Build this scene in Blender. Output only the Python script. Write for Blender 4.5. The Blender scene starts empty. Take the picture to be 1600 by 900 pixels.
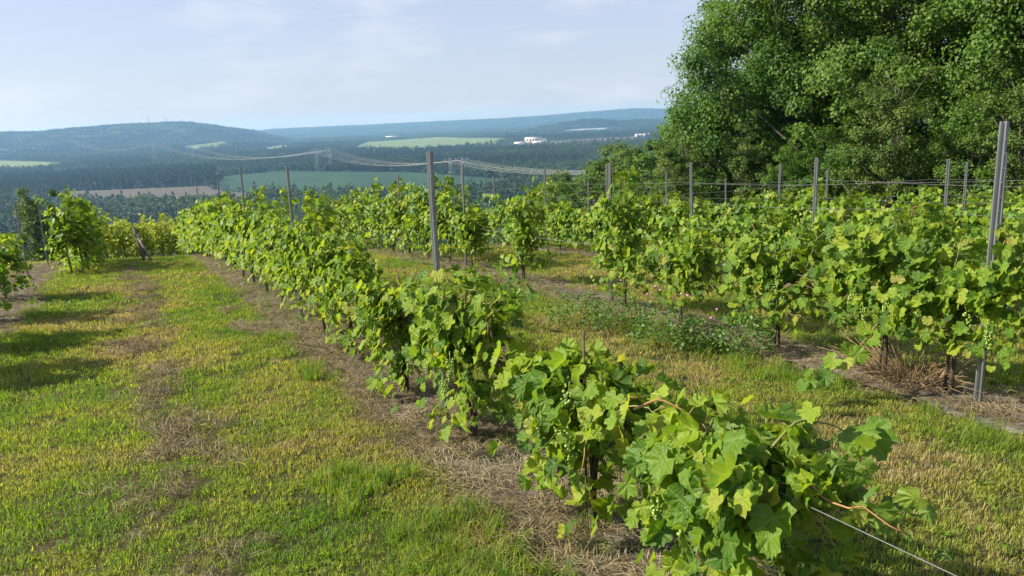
import bpy, bmesh, math
import numpy as np
from mathutils import Matrix, Vector

rad = math.radians
SC = bpy.context.scene
COL = SC.collection
R = np.random.default_rng(11)

# ------------------------------------------------------------------ camera
F_PX, PITCH, ROLL = 1200.0, rad(12.4), rad(2.3)
_f = np.array([0, math.cos(PITCH), -math.sin(PITCH)])
_r0 = np.array([1.0, 0, 0]); _u0 = np.array([0, math.sin(PITCH), math.cos(PITCH)])
_r = _r0 * math.cos(ROLL) - _u0 * math.sin(ROLL)
_u = _u0 * math.cos(ROLL) + _r0 * math.sin(ROLL)
cam_d = bpy.data.cameras.new('camera'); cam = bpy.data.objects.new('camera', cam_d)
COL.objects.link(cam)
cam_d.sensor_width = 36; cam_d.lens = 36 * F_PX / 1600
cam_d.clip_start = 0.05; cam_d.clip_end = 40000
cam.matrix_world = Matrix(((_r[0], _u[0], -_f[0], 0), (_r[1], _u[1], -_f[1], 0), (_r[2], _u[2], -_f[2], 0), (0, 0, 0, 1)))
SC.camera = cam

# ------------------------------------------------------------------ sky, sun, exposure
SUN_EL, SUN_AZ = rad(33), rad(-90)            # azimuth from +Y, negative = to the left of the view
w = bpy.data.worlds.new('World'); SC.world = w; w.use_nodes = True
wn = w.node_tree.nodes; wl = w.node_tree.links; wn.clear()
sky = wn.new('ShaderNodeTexSky'); sky.sky_type = 'NISHITA'; sky.sun_disc = False
sky.sun_elevation = SUN_EL; sky.sun_rotation = SUN_AZ
sky.air_density = 1.0; sky.dust_density = 1.0; sky.ozone_density = 3.0; sky.altitude = 300
tc = wn.new('ShaderNodeTexCoord'); mp = wn.new('ShaderNodeMapping'); mp.inputs['Scale'].default_value = (2.2, 2.2, 9.0)
no = wn.new('ShaderNodeTexNoise'); no.inputs['Scale'].default_value = 2.4; no.inputs['Detail'].default_value = 7; no.inputs['Roughness'].default_value = 0.58
rp = wn.new('ShaderNodeValToRGB'); rp.color_ramp.elements[0].position = 0.48; rp.color_ramp.elements[1].position = 0.70
rp.color_ramp.elements[0].color = (0, 0, 0, 1); rp.color_ramp.elements[1].color = (.5, .5, .5, 1)
mx = wn.new('ShaderNodeMix'); mx.data_type = 'RGBA'; mx.inputs[7].default_value = (6.0, 6.1, 6.6, 1)
ve = wn.new('ShaderNodeMix'); ve.data_type = 'RGBA'; ve.inputs[0].default_value = .6; ve.inputs[7].default_value = (4.4, 4.5, 5.75, 1)
bg = wn.new('ShaderNodeBackground'); bg.inputs['Strength'].default_value = 0.078
ow = wn.new('ShaderNodeOutputWorld')
wl.new(tc.outputs['Generated'], mp.inputs['Vector']); wl.new(mp.outputs['Vector'], no.inputs['Vector'])
wl.new(no.outputs['Fac'], rp.inputs['Fac']); wl.new(rp.outputs['Color'], mx.inputs['Factor'])
wl.new(sky.outputs['Color'], ve.inputs[6]); wl.new(ve.outputs[2], mx.inputs[6]); wl.new(mx.outputs[2], bg.inputs['Color']); wl.new(bg.outputs['Background'], ow.inputs['Surface'])
sd = bpy.data.lights.new('sun', 'SUN'); sd.energy = 5.0; sd.angle = rad(0.6); sd.color = (1.0, 0.90, 0.72)
sun = bpy.data.objects.new('sun', sd); COL.objects.link(sun)
SUN = np.array([math.sin(SUN_AZ) * math.cos(SUN_EL), math.cos(SUN_AZ) * math.cos(SUN_EL), math.sin(SUN_EL)])
sun.rotation_euler = Vector(SUN).to_track_quat('Z', 'Y').to_euler()
sun.location = (-20, 5, 30)
SC.view_settings.view_transform = 'Standard'; SC.view_settings.look = 'None'
SC.view_settings.exposure = 1.0; SC.view_settings.gamma = 1; SC.view_settings.use_curve_mapping = False
SC.render.engine = 'CYCLES'
SC.cycles.use_denoising = True
SC.cycles.max_bounces = 8; SC.cycles.diffuse_bounces = 3; SC.cycles.glossy_bounces = 2
SC.cycles.transmission_bounces = 4; SC.cycles.volume_bounces = 1; SC.cycles.transparent_max_bounces = 8
SC.cycles.caustics_reflective = False; SC.cycles.caustics_refractive = False

# ------------------------------------------------------------------ terrain function (z = 0 at eye level)
_ky = np.array([-300, -60, -20, 0, 5.5, 10, 13.2, 17.5, 20, 25, 30, 36, 45, 60, 100, 150, 200, 300, 450, 700, 1000, 20000.])
_kz = np.array([1.5, -.2, -.85, -1.75, -2.13, -2.45, -2.68, -3.02, -3.3, -4.02, -5.0, -6.5, -9.2, -14, -27, -40, -51, -65, -76, -84, -88, -88.])
_h = np.diff(_ky); _dl = np.diff(_kz) / _h
_m = np.zeros(len(_ky)); _m[0] = _dl[0]; _m[-1] = 0
for i in range(1, len(_ky) - 1):
    if _dl[i - 1] * _dl[i] > 0:
        w1, w2 = 2 * _h[i] + _h[i - 1], _h[i] + 2 * _h[i - 1]
        _m[i] = (w1 + w2) / (w1 / _dl[i - 1] + w2 / _dl[i])
def prof(y):
    y = np.clip(y, _ky[0], _ky[-1]); k = np.clip(np.searchsorted(_ky, y) - 1, 0, len(_h) - 1)
    t = (y - _ky[k]) / _h[k]; h = _h[k]
    return ((1 + 2 * t) * (1 - t) ** 2 * _kz[k] + t * (1 - t) ** 2 * h * _m[k] + t * t * (3 - 2 * t) * _kz[k + 1] + t * t * (t - 1) * h * _m[k + 1])
def vnoise(x, y, s, seed=0):
    x = x / s; y = y / s
    xi = np.floor(x).astype(np.int64); yi = np.floor(y).astype(np.int64); fx = x - xi; fy = y - yi
    fx = fx * fx * (3 - 2 * fx); fy = fy * fy * (3 - 2 * fy)
    def hsh(a, b):
        n = (a * 374761393 + b * 668265263 + seed * 1442695041) & 0x7fffffff
        n = ((n ^ (n >> 13)) * 1274126177) & 0x7fffffff
        return ((n ^ (n >> 16)) & 0xffff) / 65535.0
    return (hsh(xi, yi) * (1 - fx) + hsh(xi + 1, yi) * fx) * (1 - fy) + (hsh(xi, yi + 1) * (1 - fx) + hsh(xi + 1, yi + 1) * fx) * fy
def fbm(x, y, s, seed=0):
    return vnoise(x, y, s, seed) * .55 + vnoise(x, y, s / 2.1, seed + 3) * .3 + vnoise(x, y, s / 4.3, seed + 7) * .15
# ridges: (distance, radial spread, [(photo x of the direction, crest height above eye level)])
RIDGES = [(5600, 1000, [(-900, -60), (-300, 30), (0, 38), (100, 38), (180, 52), (285, 62), (320, 56), (360, 25), (410, -14), (470, -88), (2600, -88)]),
          (9500, 1200, [(-900, -88), (350, -70), (450, -8), (600, -4), (720, 2), (800, 6), (860, 20), (930, 45), (1000, 55), (1040, 42), (1200, 30), (2600, 0)]),
          (5200, 450, [(-900, -88), (820, -88), (865, -52), (925, -26), (975, -40), (1030, -44), (1300, -40), (2600, -60)]),
          (3600, 500, [(-900, -80), (60, -82), (420, -88), (2600, -88)])]
def G(x, y):
    x = np.asarray(x, float); y = np.asarray(y, float)
    d = np.hypot(x, y)
    z = prof(y) - 0.03 * np.clip(x, 0, 14) * np.clip(1 - (y - 30) / 60, 0, 1)
    far = np.clip((d - 250) / 500, 0, 1)
    z = z + far * (fbm(x, y, 900, 5) - .5) * 12
    ax = 800 + 1200 * x / np.maximum(y, 1.0)
    for dist, sp, kn in RIDGES:
        p = np.interp(ax, [k[0] for k in kn], [k[1] for k in kn]) + 88
        z = z + np.where(y > 200, p * np.exp(-((d - dist) / sp) ** 2) * (1 + .10 * (fbm(x, y, 500, 9) - .5)), 0)
    return z
def ray(px, py):
    d = _f * F_PX + _r * (px - 800) + _u * (450 - py)
    return d / d[1]                                # per metre of depth (y)
def on_ground(px, py, y0=1.2, y1=16000):
    d = ray(px, py); ys = np.geomspace(y0, y1, 6000)
    below = d[2] * ys <= G(d[0] * ys, ys)
    k = int(np.argmax(below)) if below.any() else len(ys) - 1
    y = ys[k]; return float(d[0] * y), float(y)
def at_depth(px, py, y):
    return ray(px, py) * y

# ------------------------------------------------------------------ mesh helpers
def mesh_np(name, V, F, uv=None, attrs=None, smooth=True):
    """V (n,3), F (m,k) same k for all faces"""
    me = bpy.data.meshes.new(name); V = np.asarray(V, np.float32); F = np.asarray(F, np.int32)
    m, k = F.shape
    me.vertices.add(len(V)); me.vertices.foreach_set('co', V.ravel())
    me.loops.add(m * k); me.loops.foreach_set('vertex_index', F.ravel())
    me.polygons.add(m); me.polygons.foreach_set('loop_start', np.arange(m, dtype=np.int32) * k)
    if smooth: me.polygons.foreach_set('use_smooth', np.ones(m, bool))
    if uv is not None:
        l = me.uv_layers.new(name='UVMap'); l.data.foreach_set('uv', np.asarray(uv, np.float32)[F.ravel()].ravel())
    for n, a in (attrs or {}).items():
        at = me.attributes.new(n, 'FLOAT', 'POINT'); at.data.foreach_set('value', np.asarray(a, np.float32))
    me.update(); me.validate()
    return me
def mat_of(me, m):
    me.materials.append(MAT[m]); return me
def obj(name, me, parent=None, loc=None):
    o = bpy.data.objects.new(name, me); COL.objects.link(o)
    if parent is not None: o.parent = parent
    if loc is not None: o.location = loc
    return o
def thing(name, loc, label, cat, group=None):
    o = bpy.data.objects.new(name, None); COL.objects.link(o); o.location = loc; o.empty_display_size = .2
    return tag(o, label, cat, group)
def tag(o, label=None, cat=None, group=None, kind=None):
    if label: o['label'] = label
    if cat: o['category'] = cat
    if group: o['group'] = group
    if kind: o['kind'] = kind
    return o
def tube(pts, rads, n=6):
    """tapered tube -> V, F(quads)"""
    P = np.asarray(pts, float); rr = np.asarray(rads, float) * np.ones(len(P))
    T = np.gradient(P, axis=0); T /= np.linalg.norm(T, axis=1)[:, None] + 1e-9
    ref = np.where(np.abs(T[:, 2:3]) > .9, np.array([[1., 0, 0]]), np.array([[0, 0, 1.]]))
    A = np.cross(T, ref); A /= np.linalg.norm(A, axis=1)[:, None] + 1e-9; B = np.cross(T, A)
    a = np.arange(n) / n * 2 * math.pi
    V = (P[:, None] + rr[:, None, None] * (A[:, None] * np.cos(a)[None, :, None] + B[:, None] * np.sin(a)[None, :, None])).reshape(-1, 3)
    i = np.arange(len(P) - 1)[:, None] * n; j = np.arange(n)[None]; j2 = (j + 1) % n
    F = np.stack([i + j, i + j2, i + n + j2, i + n + j], -1).reshape(-1, 4)
    k = len(V); V = np.vstack([V, P[:1], P[-1:]])
    jj = np.arange(n); e = (len(P) - 1) * n
    F = np.vstack([F, np.stack([jj * 0 + k, (jj + 1) % n, jj, jj * 0 + k], -1)[:0]])
    caps = np.vstack([np.stack([(jj + 1) % n, jj, jj * 0 + k, jj * 0 + k], -1), np.stack([e + jj, e + (jj + 1) % n, jj * 0 + k + 1, jj * 0 + k + 1], -1)])
    return V, F, caps[:, :3]
class MB:
    """collects tubes / boxes into one triangle mesh"""
    def __init__(s): s.V = []; s.F = []; s.n = 0
    def add(s, V, F):
        F = np.asarray(F); V = np.asarray(V, float)
        if F.shape[1] == 4: F = np.vstack([F[:, [0, 1, 2]], F[:, [0, 2, 3]]])
        s.V.append(V); s.F.append(F + s.n); s.n += len(V); return s
    def tube(s, pts, r, n=6):
        V, F, c = tube(pts, r, n); F = np.vstack([F[:, [0, 1, 2]], F[:, [0, 2, 3]], c]); return s.add(V, F)
    def box(s, c, h, rz=0):
        c = np.asarray(c, float); q = np.array([[x, y, z] for x in (-1, 1) for y in (-1, 1) for z in (-1, 1)], float) * np.asarray(h)
        q = np.stack([q[:, 0] * math.cos(rz) - q[:, 1] * math.sin(rz), q[:, 0] * math.sin(rz) + q[:, 1] * math.cos(rz), q[:, 2]], 1)
        return s.add(q + c, [[0, 1, 3, 2], [4, 6, 7, 5], [0, 4, 5, 1], [2, 3, 7, 6], [0, 2, 6, 4], [1, 5, 7, 3]])
    def mesh(s, name, mat, smooth=True):
        return mat_of(mesh_np(name, np.vstack(s.V), np.vstack(s.F), smooth=smooth), mat)
def scatter_mesh(name, tv, tf, tuv, pos, bas, scl, tint, smooth=True):
    """join copies of a template: pos (n,3), bas (n,3,3) columns = template axes, scl (n,), tint (n,)"""
    n, k = len(pos), len(tv)
    V = np.einsum('nij,kj->nki', bas, tv) * scl[:, None, None] + pos[:, None]
    F = (tf[None] + (np.arange(n) * k)[:, None, None]).reshape(-1, tf.shape[1])
    return mesh_np(name, V.reshape(-1, 3), F, np.tile(tuv, (n, 1)) if tuv is not None else None, {'tint': np.repeat(tint, k)}, smooth)
def basis(N, T):
    """leaf frames from normals and approximate tip directions"""
    N = N / (np.linalg.norm(N, axis=1)[:, None] + 1e-9)
    T = T - N * (N * T).sum(1)[:, None]; T /= np.linalg.norm(T, axis=1)[:, None] + 1e-9
    return np.stack([np.cross(T, N), T, N], -1)

# ------------------------------------------------------------------ materials
MAT = {}
def nodes(name):
    m = bpy.data.materials.new(name); m.use_nodes = True; MAT[name] = m
    nt = m.node_tree; nt.nodes.clear(); return nt, nt.nodes, nt.links
def N_(ns, t, **kw):
    n = ns.new('ShaderNode' + t)
    for k, v in kw.items():
        if hasattr(n, k): setattr(n, k, v)
        else: n.inputs[k.replace('_', ' ')].default_value = v
    return n
def ramp(ns, stops):
    r = ns.new('ShaderNodeValToRGB'); e = r.color_ramp.elements
    while len(e) < len(stops): e.new(.5)
    for q, (p, c) in zip(e, stops): q.position = p; q.color = (*c, 1)
    return r
def math_(ns, ls, op, a, b=None, c=None):
    n = ns.new('ShaderNodeMath'); n.operation = op
    for i, v in enumerate((a, b, c)):
        if v is None: continue
        if isinstance(v, (int, float)): n.inputs[i].default_value = v
        else: ls.new(v, n.inputs[i])
    return n.outputs[0]
def leaf_mat(name, stops, trans, tfac=.42, rough=.42, veins=False, instancer=False, spec=.45):
    """two-sided leaf: glossy diffuse + light passing through; colour varies per leaf"""
    nt, ns, ls = nodes(name)
    oi = ns.new('ShaderNodeObjectInfo'); at = N_(ns, 'Attribute', attribute_name='tint')
    if instancer: at.attribute_type = 'INSTANCER'; v = at.outputs['Fac']
    else: v = math_(ns, ls, 'FRACT', math_(ns, ls, 'ADD', oi.outputs['Random'], at.outputs['Fac']))
    rp = ramp(ns, stops); ls.new(v, rp.inputs['Fac']); col = rp.outputs['Color']
    if instancer:
        a2 = N_(ns, 'Attribute', attribute_name='tint'); r2 = math_(ns, ls, 'MULTIPLY_ADD', a2.outputs['Fac'], 1.1, .45)
        hs = N_(ns, 'HueSaturation'); ls.new(r2, hs.inputs['Value']); ls.new(col, hs.inputs['Color']); col = hs.outputs['Color']
    g = ns.new('ShaderNodeNewGeometry')
    mb = N_(ns, 'Mix', data_type='RGBA'); mb.inputs[0].default_value = 0
    bm = N_(ns, 'MixRGB', blend_type='MIX'); bm.inputs[2].default_value = (.20, .26, .12, 1)
    ls.new(math_(ns, ls, 'MULTIPLY', g.outputs['Backfacing'], .22), bm.inputs[0]); ls.new(col, bm.inputs[1]); col = bm.outputs[0]
    bs = N_(ns, 'BsdfPrincipled'); bs.inputs['Roughness'].default_value = rough; bs.inputs['Specular IOR Level'].default_value = spec
    if veins:
        uv = ns.new('ShaderNodeUVMap'); sx = ns.new('ShaderNodeSeparateXYZ'); ls.new(uv.outputs[0], sx.inputs[0])
        u = math_(ns, ls, 'ABSOLUTE', sx.outputs[0]); vv = sx.outputs[1]; best = None
        for a in (0, 42, 88):
            ca, sa = math.cos(rad(a)), math.sin(rad(a))
            dd = math_(ns, ls, 'ABSOLUTE', math_(ns, ls, 'SUBTRACT', math_(ns, ls, 'MULTIPLY', u, ca), math_(ns, ls, 'MULTIPLY', vv, sa)))
            fw = math_(ns, ls, 'ADD', math_(ns, ls, 'MULTIPLY', u, sa), math_(ns, ls, 'MULTIPLY', vv, ca))
            dd = math_(ns, ls, 'ADD', dd, math_(ns, ls, 'MULTIPLY', math_(ns, ls, 'LESS_THAN', fw, 0.0), 1.0))
            best = dd if best is None else math_(ns, ls, 'MINIMUM', best, dd)
        vm = math_(ns, ls, 'MULTIPLY', math_(ns, ls, 'LESS_THAN', best, .014), .35)
        wv = N_(ns, 'TexNoise'); wv.inputs['Scale'].default_value = 14; ls.new(uv.outputs[0], wv.inputs['Vector'])
        vc = N_(ns, 'MixRGB'); vc.inputs[2].default_value = (.26, .33, .10, 1); ls.new(vm, vc.inputs[0]); ls.new(col, vc.inputs[1]); col = vc.outputs[0]
        sp = N_(ns, 'TexNoise', noise_dimensions='4D'); sp.inputs['Scale'].default_value = 5.5; sp.inputs['Detail'].default_value = 4; ls.new(uv.outputs[0], sp.inputs['Vector']); ls.new(math_(ns, ls, 'MULTIPLY', v, 37.0), sp.inputs['W'])
        sr = ramp(ns, [(.62, (0, 0, 0)), (.70, (.8, .8, .8))]); ls.new(sp.outputs['Fac'], sr.inputs[0]); sc_ = N_(ns, 'MixRGB'); sc_.inputs[2].default_value = (.30, .24, .07, 1); ls.new(sr.outputs[0], sc_.inputs[0]); ls.new(col, sc_.inputs[1]); col = sc_.outputs[0]
        bp = N_(ns, 'Bump'); bp.inputs['Strength'].default_value = .55; bp.inputs['Distance'].default_value = .012
        hh = math_(ns, ls, 'ADD', math_(ns, ls, 'MINIMUM', math_(ns, ls, 'MULTIPLY', best, 9.0), .8), math_(ns, ls, 'MULTIPLY', wv.outputs['Fac'], .8))
        ls.new(hh, bp.inputs['Height']); ls.new(bp.outputs[0], bs.inputs['Normal'])
    ls.new(col, bs.inputs['Base Color'])
    tr = ns.new('ShaderNodeBsdfTranslucent')
    tm = N_(ns, 'MixRGB', blend_type='MULTIPLY'); tm.inputs[0].default_value = 1; tm.inputs[2].default_value = (*trans, 1); ls.new(col, tm.inputs[1]); ls.new(tm.outputs[0], tr.inputs['Color'])
    mx = ns.new('ShaderNodeMixShader'); mx.inputs[0].default_value = tfac
    ls.new(bs.outputs[0], mx.inputs[1]); ls.new(tr.outputs[0], mx.inputs[2])
    o = ns.new('ShaderNodeOutputMaterial'); ls.new(mx.outputs[0], o.inputs['Surface'])
def noise_mat(name, stops, scale=8, rough=.8, bump=.3, coord='Object', detail=6, metal=0, spec=.3, stretch=None):
    nt, ns, ls = nodes(name)
    t = ns.new('ShaderNodeTexCoord'); m = ns.new('ShaderNodeMapping'); m.inputs['Scale'].default_value = stretch or (1, 1, 1)
    n = N_(ns, 'TexNoise'); n.inputs['Scale'].default_value = scale; n.inputs['Detail'].default_value = detail; n.inputs['Roughness'].default_value = .62
    if coord == 'World':
        g = ns.new('ShaderNodeNewGeometry'); ls.new(g.outputs['Position'], m.inputs['Vector'])
    else: ls.new(t.outputs[coord], m.inputs['Vector'])
    ls.new(m.outputs[0], n.inputs['Vector'])
    r = ramp(ns, stops); ls.new(n.outputs['Fac'], r.inputs['Fac'])
    b = N_(ns, 'BsdfPrincipled'); b.inputs['Roughness'].default_value = rough; b.inputs['Metallic'].default_value = metal; b.inputs['Specular IOR Level'].default_value = spec
    ls.new(r.outputs['Color'], b.inputs['Base Color'])
    bp = N_(ns, 'Bump'); bp.inputs['Strength'].default_value = bump; bp.inputs['Distance'].default_value = .02
    ls.new(n.outputs['Fac'], bp.inputs['Height']); ls.new(bp.outputs[0], b.inputs['Normal'])
    o = ns.new('ShaderNodeOutputMaterial'); ls.new(b.outputs[0], o.inputs['Surface'])

VINE = [(0, (.045, .115, .012)), (.3, (.085, .180, .014)), (.6, (.145, .245, .016)), (.85, (.215, .305, .020)), (.97, (.26, .30, .04)), (1, (.25, .25, .06))]
VINEY = [(0, (.20, .28, .03)), (.5, (.28, .34, .035)), (1, (.36, .38, .05))]
leaf_mat('vine_leaf', VINE, (2.1, 2.0, .6), .38, .45, veins=True, spec=.28)
leaf_mat('vine_leaf_far', VINE, (2.1, 2.0, .6), .38, .5, spec=.28)
leaf_mat('vine_leaf_yellow', VINEY, (1.7, 1.7, .8), .42, .5)
leaf_mat('withered_leaf', [(0, (.33, .24, .12)), (.6, (.42, .33, .19)), (1, (.5, .42, .28))], (1, .9, .7), .2, .8)
leaf_mat('tree_leaf', [(0, (.034, .090, .014)), (.5, (.062, .142, .018)), (.85, (.095, .175, .022)), (1, (.14, .205, .03))], (1.6, 1.8, .6), .32, .55, spec=.3)
leaf_mat('tree_leaf_olive', [(0, (.05, .10, .022)), (.5, (.08, .145, .026)), (1, (.14, .20, .035))], (1.5, 1.6, .7), .3, .55, spec=.3)
leaf_mat('forest_leaf', [(0, (.022, .05, .022)), (.4, (.042, .088, .028)), (.8, (.07, .125, .035)), (1, (.10, .155, .04))], (1.3, 1.4, .8), .15, .6, instancer=True)
leaf_mat('weed_leaf', [(0, (.055, .135, .02)), (1, (.11, .22, .03))], (1.6, 1.6, .8), .35, .5)
leaf_mat('grass_blade', [(0, (.10, .205, .016)), (.35, (.18, .27, .024)), (.62, (.27, .30, .045)), (.85, (.32, .28, .09)), (1, (.36, .29, .15))], (1.6, 1.6, .8), .42, .6, instancer=True, spec=.12)
leaf_mat('straw', [(0, (.12, .075, .04)), (.4, (.20, .14, .085)), (.75, (.29, .225, .14)), (1, (.38, .34, .26))], (1, .9, .7), .12, .75, instancer=True, spec=.2)
leaf_mat('dry_stalk', [(0, (.26, .18, .10)), (.5, (.40, .29, .16)), (1, (.5, .4, .25))], (1, .9, .7), .1, .7)
noise_mat('bark', [(.3, (.035, .026, .02)), (.6, (.085, .063, .047)), (.8, (.16, .13, .10))], 40, .9, .8, stretch=(1, 1, .25))
noise_mat('tree_bark', [(.3, (.05, .042, .035)), (.7, (.14, .12, .10))], 9, .9, .8, stretch=(1, 1, .3))
noise_mat('cane', [(.3, (.17, .18, .05)), (.6, (.24, .20, .08)), (.8, (.28, .13, .07))], 9, .55, .2)
noise_mat('red_cane', [(.3, (.34, .13, .07)), (.7, (.36, .26, .10))], 12, .5, .2)
noise_mat('grape', [(.3, (.16, .27, .045)), (.7, (.25, .36, .07))], 30, .3, .05, spec=.5)
noise_mat('steel', [(.3, (.18, .19, .20)), (.55, (.27, .285, .30)), (.75, (.40, .415, .43))], 18, .38, .15, metal=.55, stretch=(1, 1, .15))
noise_mat('wire_metal', [(.3, (.10, .105, .11)), (.7, (.18, .185, .19))], 20, .6, .0, metal=.2)
noise_mat('rusty_rod', [(.3, (.06, .04, .03)), (.7, (.15, .10, .07))], 30, .8, .3)
noise_mat('old_wood', [(.3, (.09, .075, .06)), (.7, (.22, .19, .16))], 22, .9, .6, stretch=(1, 1, .15))
noise_mat('flower', [(.3, (.42, .16, .34)), (.7, (.55, .25, .45))], 30, .7, .1)
noise_mat('pylon_steel', [(.3, (.26, .28, .30)), (.7, (.36, .38, .40))], 2, .6, .1)
noise_mat('cable', [(.3, (.55, .55, .53)), (.7, (.65, .64, .62))], 2, .35, 0, metal=.2)
noise_mat('white_paint', [(.3, (.74, .74, .73)), (.7, (.82, .82, .81))], .2, .6, .05)
noise_mat('grey_roof', [(.3, (.34, .36, .38)), (.7, (.45, .47, .49))], .2, .6, .05)
noise_mat('dark_opening', [(.3, (.05, .05, .06)), (.7, (.08, .08, .09))], 1, .4, .0)
noise_mat('field_green', [(.35, (.008, .044, .018)), (.65, (.016, .066, .022))], .012, .9, 0, 'World', stretch=(1, .4, 1))  # crop green with a cloud's shadow darkened into the base colour
noise_mat('field_light', [(.35, (.10, .16, .04)), (.65, (.15, .20, .055))], .01, .9, 0, 'World', stretch=(1, .4, 1))
noise_mat('field_tan', [(.35, (.075, .066, .05)), (.65, (.10, .088, .065))], .012, .9, 0, 'World', stretch=(1, .4, 1))  # stubble tan, base also darkened to stand in for cloud shadow
noise_mat('water', [(.3, (.35, .42, .48)), (.7, (.4, .46, .52))], .02, .12, .02, 'World', spec=.5)
noise_mat('dirt', [(.3, (.30, .22, .17)), (.7, (.42, .33, .27))], 2, .95, .4, 'World')
noise_mat('mulch', [(.32, (.035, .027, .02)), (.46, (.085, .065, .047)), (.58, (.15, .12, .085)), (.7, (.24, .235, .225))], 7, .95, 1.0, 'World', detail=9, stretch=(1, 1.6, 1))
# ground: lawn soil near, forest floor far
nt, ns, ls = nodes('ground')
g = ns.new('ShaderNodeNewGeometry'); ln = N_(ns, 'VectorMath', operation='LENGTH'); ls.new(g.outputs['Position'], ln.inputs[0])
n1 = N_(ns, 'TexNoise'); n1.inputs['Scale'].default_value = .55; n1.inputs['Detail'].default_value = 3; ls.new(g.outputs['Position'], n1.inputs['Vector'])
n2 = N_(ns, 'TexNoise'); n2.inputs['Scale'].default_value = 26; n2.inputs['Detail'].default_value = 8; n2.inputs['Roughness'].default_value = .7; ls.new(g.outputs['Position'], n2.inputs['Vector'])
n3 = N_(ns, 'TexNoise'); n3.inputs['Scale'].default_value = .03; n3.inputs['Detail'].default_value = 8; n3.inputs['Roughness'].default_value = .7; ls.new(g.outputs['Position'], n3.inputs['Vector'])
ra = ramp(ns, [(.35, (.05, .065, .02)), (.5, (.075, .075, .028)), (.65, (.11, .09, .045))]); ls.new(n1.outputs['Fac'], ra.inputs[0])
rb = ramp(ns, [(.3, (.35, .35, .35)), (.7, (1.25, 1.25, 1.25))]); ls.new(n2.outputs['Fac'], rb.inputs[0])
ml = N_(ns, 'MixRGB', blend_type='MULTIPLY'); ml.inputs[0].default_value = 1; ls.new(ra.outputs[0], ml.inputs[1]); ls.new(rb.outputs[0], ml.inputs[2])
rc = ramp(ns, [(.3, (.022, .042, .02)), (.55, (.03, .054, .024)), (.75, (.045, .07, .03))]); ls.new(n3.outputs['Fac'], rc.inputs[0])
mr = N_(ns, 'MapRange'); mr.inputs[1].default_value = 45; mr.inputs[2].default_value = 110; ls.new(ln.outputs['Value'], mr.inputs[0])
mm = N_(ns, 'MixRGB'); ls.new(mr.outputs[0], mm.inputs[0]); ls.new(ml.outputs[0], mm.inputs[1]); ls.new(rc.outputs[0], mm.inputs[2])
b = N_(ns, 'BsdfPrincipled'); b.inputs['Roughness'].default_value = .95; b.inputs['Specular IOR Level'].default_value = .1; ls.new(mm.outputs[0], b.inputs['Base Color'])
bp = N_(ns, 'Bump'); bp.inputs['Strength'].default_value = .8; bp.inputs['Distance'].default_value = .03; ls.new(n2.outputs['Fac'], bp.inputs['Height']); ls.new(bp.outputs[0], b.inputs['Normal'])
o = ns.new('ShaderNodeOutputMaterial'); ls.new(b.outputs[0], o.inputs['Surface'])

# ------------------------------------------------------------------ ground sheet (polar grid round the camera)
rr = np.concatenate([np.arange(.4, 40, .4), np.geomspace(40, 14000, 330)])
aa = np.unique(np.concatenate([np.linspace(-55, 55, 440), np.linspace(55, 305, 60)]))[:-1]
th = np.radians(aa); nr, na = len(rr), len(th)
X = (rr[:, None] * np.sin(th)[None]).ravel(); Y = (rr[:, None] * np.cos(th)[None]).ravel()
V = np.stack([X, Y, G(X, Y)], 1)
i = np.arange(nr - 1)[:, None] * na; j = np.arange(na)[None]; j2 = (j + 1) % na
F = np.stack([i + j, i + j2, i + na + j2, i + na + j], -1).reshape(-1, 4)[:, ::-1]
V = np.vstack([V, [[0, 0, float(G(0, 0))]]]); jj = np.arange(na)
F = np.vstack([np.vstack([F[:, [0, 1, 2]], F[:, [0, 2, 3]]]), np.stack([(jj + 1) % na, jj, jj * 0 + len(V) - 1], -1)])
tag(obj('ground', mat_of(mesh_np('ground', V, F), 'ground')), 'grassy hillside falling away to the wide valley floor', None, None, 'structure')

# ------------------------------------------------------------------ far fields, lake, path as draped sheets
FIELDS = []
def inside(x, y, poly):
    c = np.zeros(np.shape(x), bool); n = len(poly)
    for a in range(n):
        x0, y0 = poly[a]; x1, y1 = poly[a - 1]
        hit = ((y0 > y) != (y1 > y)) & (x < (x1 - x0) * (y - y0) / (y1 - y0 + 1e-12) + x0); c ^= hit
    return c
def sheet(name, pix, mat, lift, label, n=70, clear=True):
    poly = [on_ground(*p, y0=150) for p in pix]
    P = np.array(poly); xs = np.linspace(P[:, 0].min(), P[:, 0].max(), n + 1); ys = np.linspace(P[:, 1].min(), P[:, 1].max(), n + 1)
    XX, YY = np.meshgrid(xs, ys); cx = (xs[:-1] + xs[1:]) / 2; cy = (ys[:-1] + ys[1:]) / 2
    ok = inside(*np.meshgrid(cx, cy), poly)
    V = np.stack([XX.ravel(), YY.ravel(), G(XX, YY).ravel() + lift], 1)
    a, b_ = np.nonzero(ok); k = a * (n + 1) + b_
    F = np.stack([k, k + 1, k + n + 2, k + n + 1], -1)
    if len(F) == 0: return
    used = np.unique(F); mp_ = np.zeros(len(V), int); mp_[used] = np.arange(len(used))
    o = obj(name, mat_of(mesh_np(name, V[used], mp_[F]), mat)); tag(o, label, None, None, 'structure')
    if clear: FIELDS.append(poly)
sheet('green_field', [(335, 297), (350, 276), (430, 269), (640, 270), (800, 281), (795, 296), (690, 306), (500, 306), (420, 305)], 'field_green', 1.2, 'green crop field darkened as by cloud shadow in the valley beyond the wood')
sheet('tan_field', [(60, 316), (88, 301), (330, 292), (334, 298), (420, 306), (400, 318), (250, 320)], 'field_tan', 1.4, 'tan stubble field below the dark wood band')
sheet('meadow', [(-60, 264), (-60, 250), (100, 254), (95, 260), (40, 266)], 'field_light', 1.2, 'pale green meadow at the far left above the dark wood')
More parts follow.
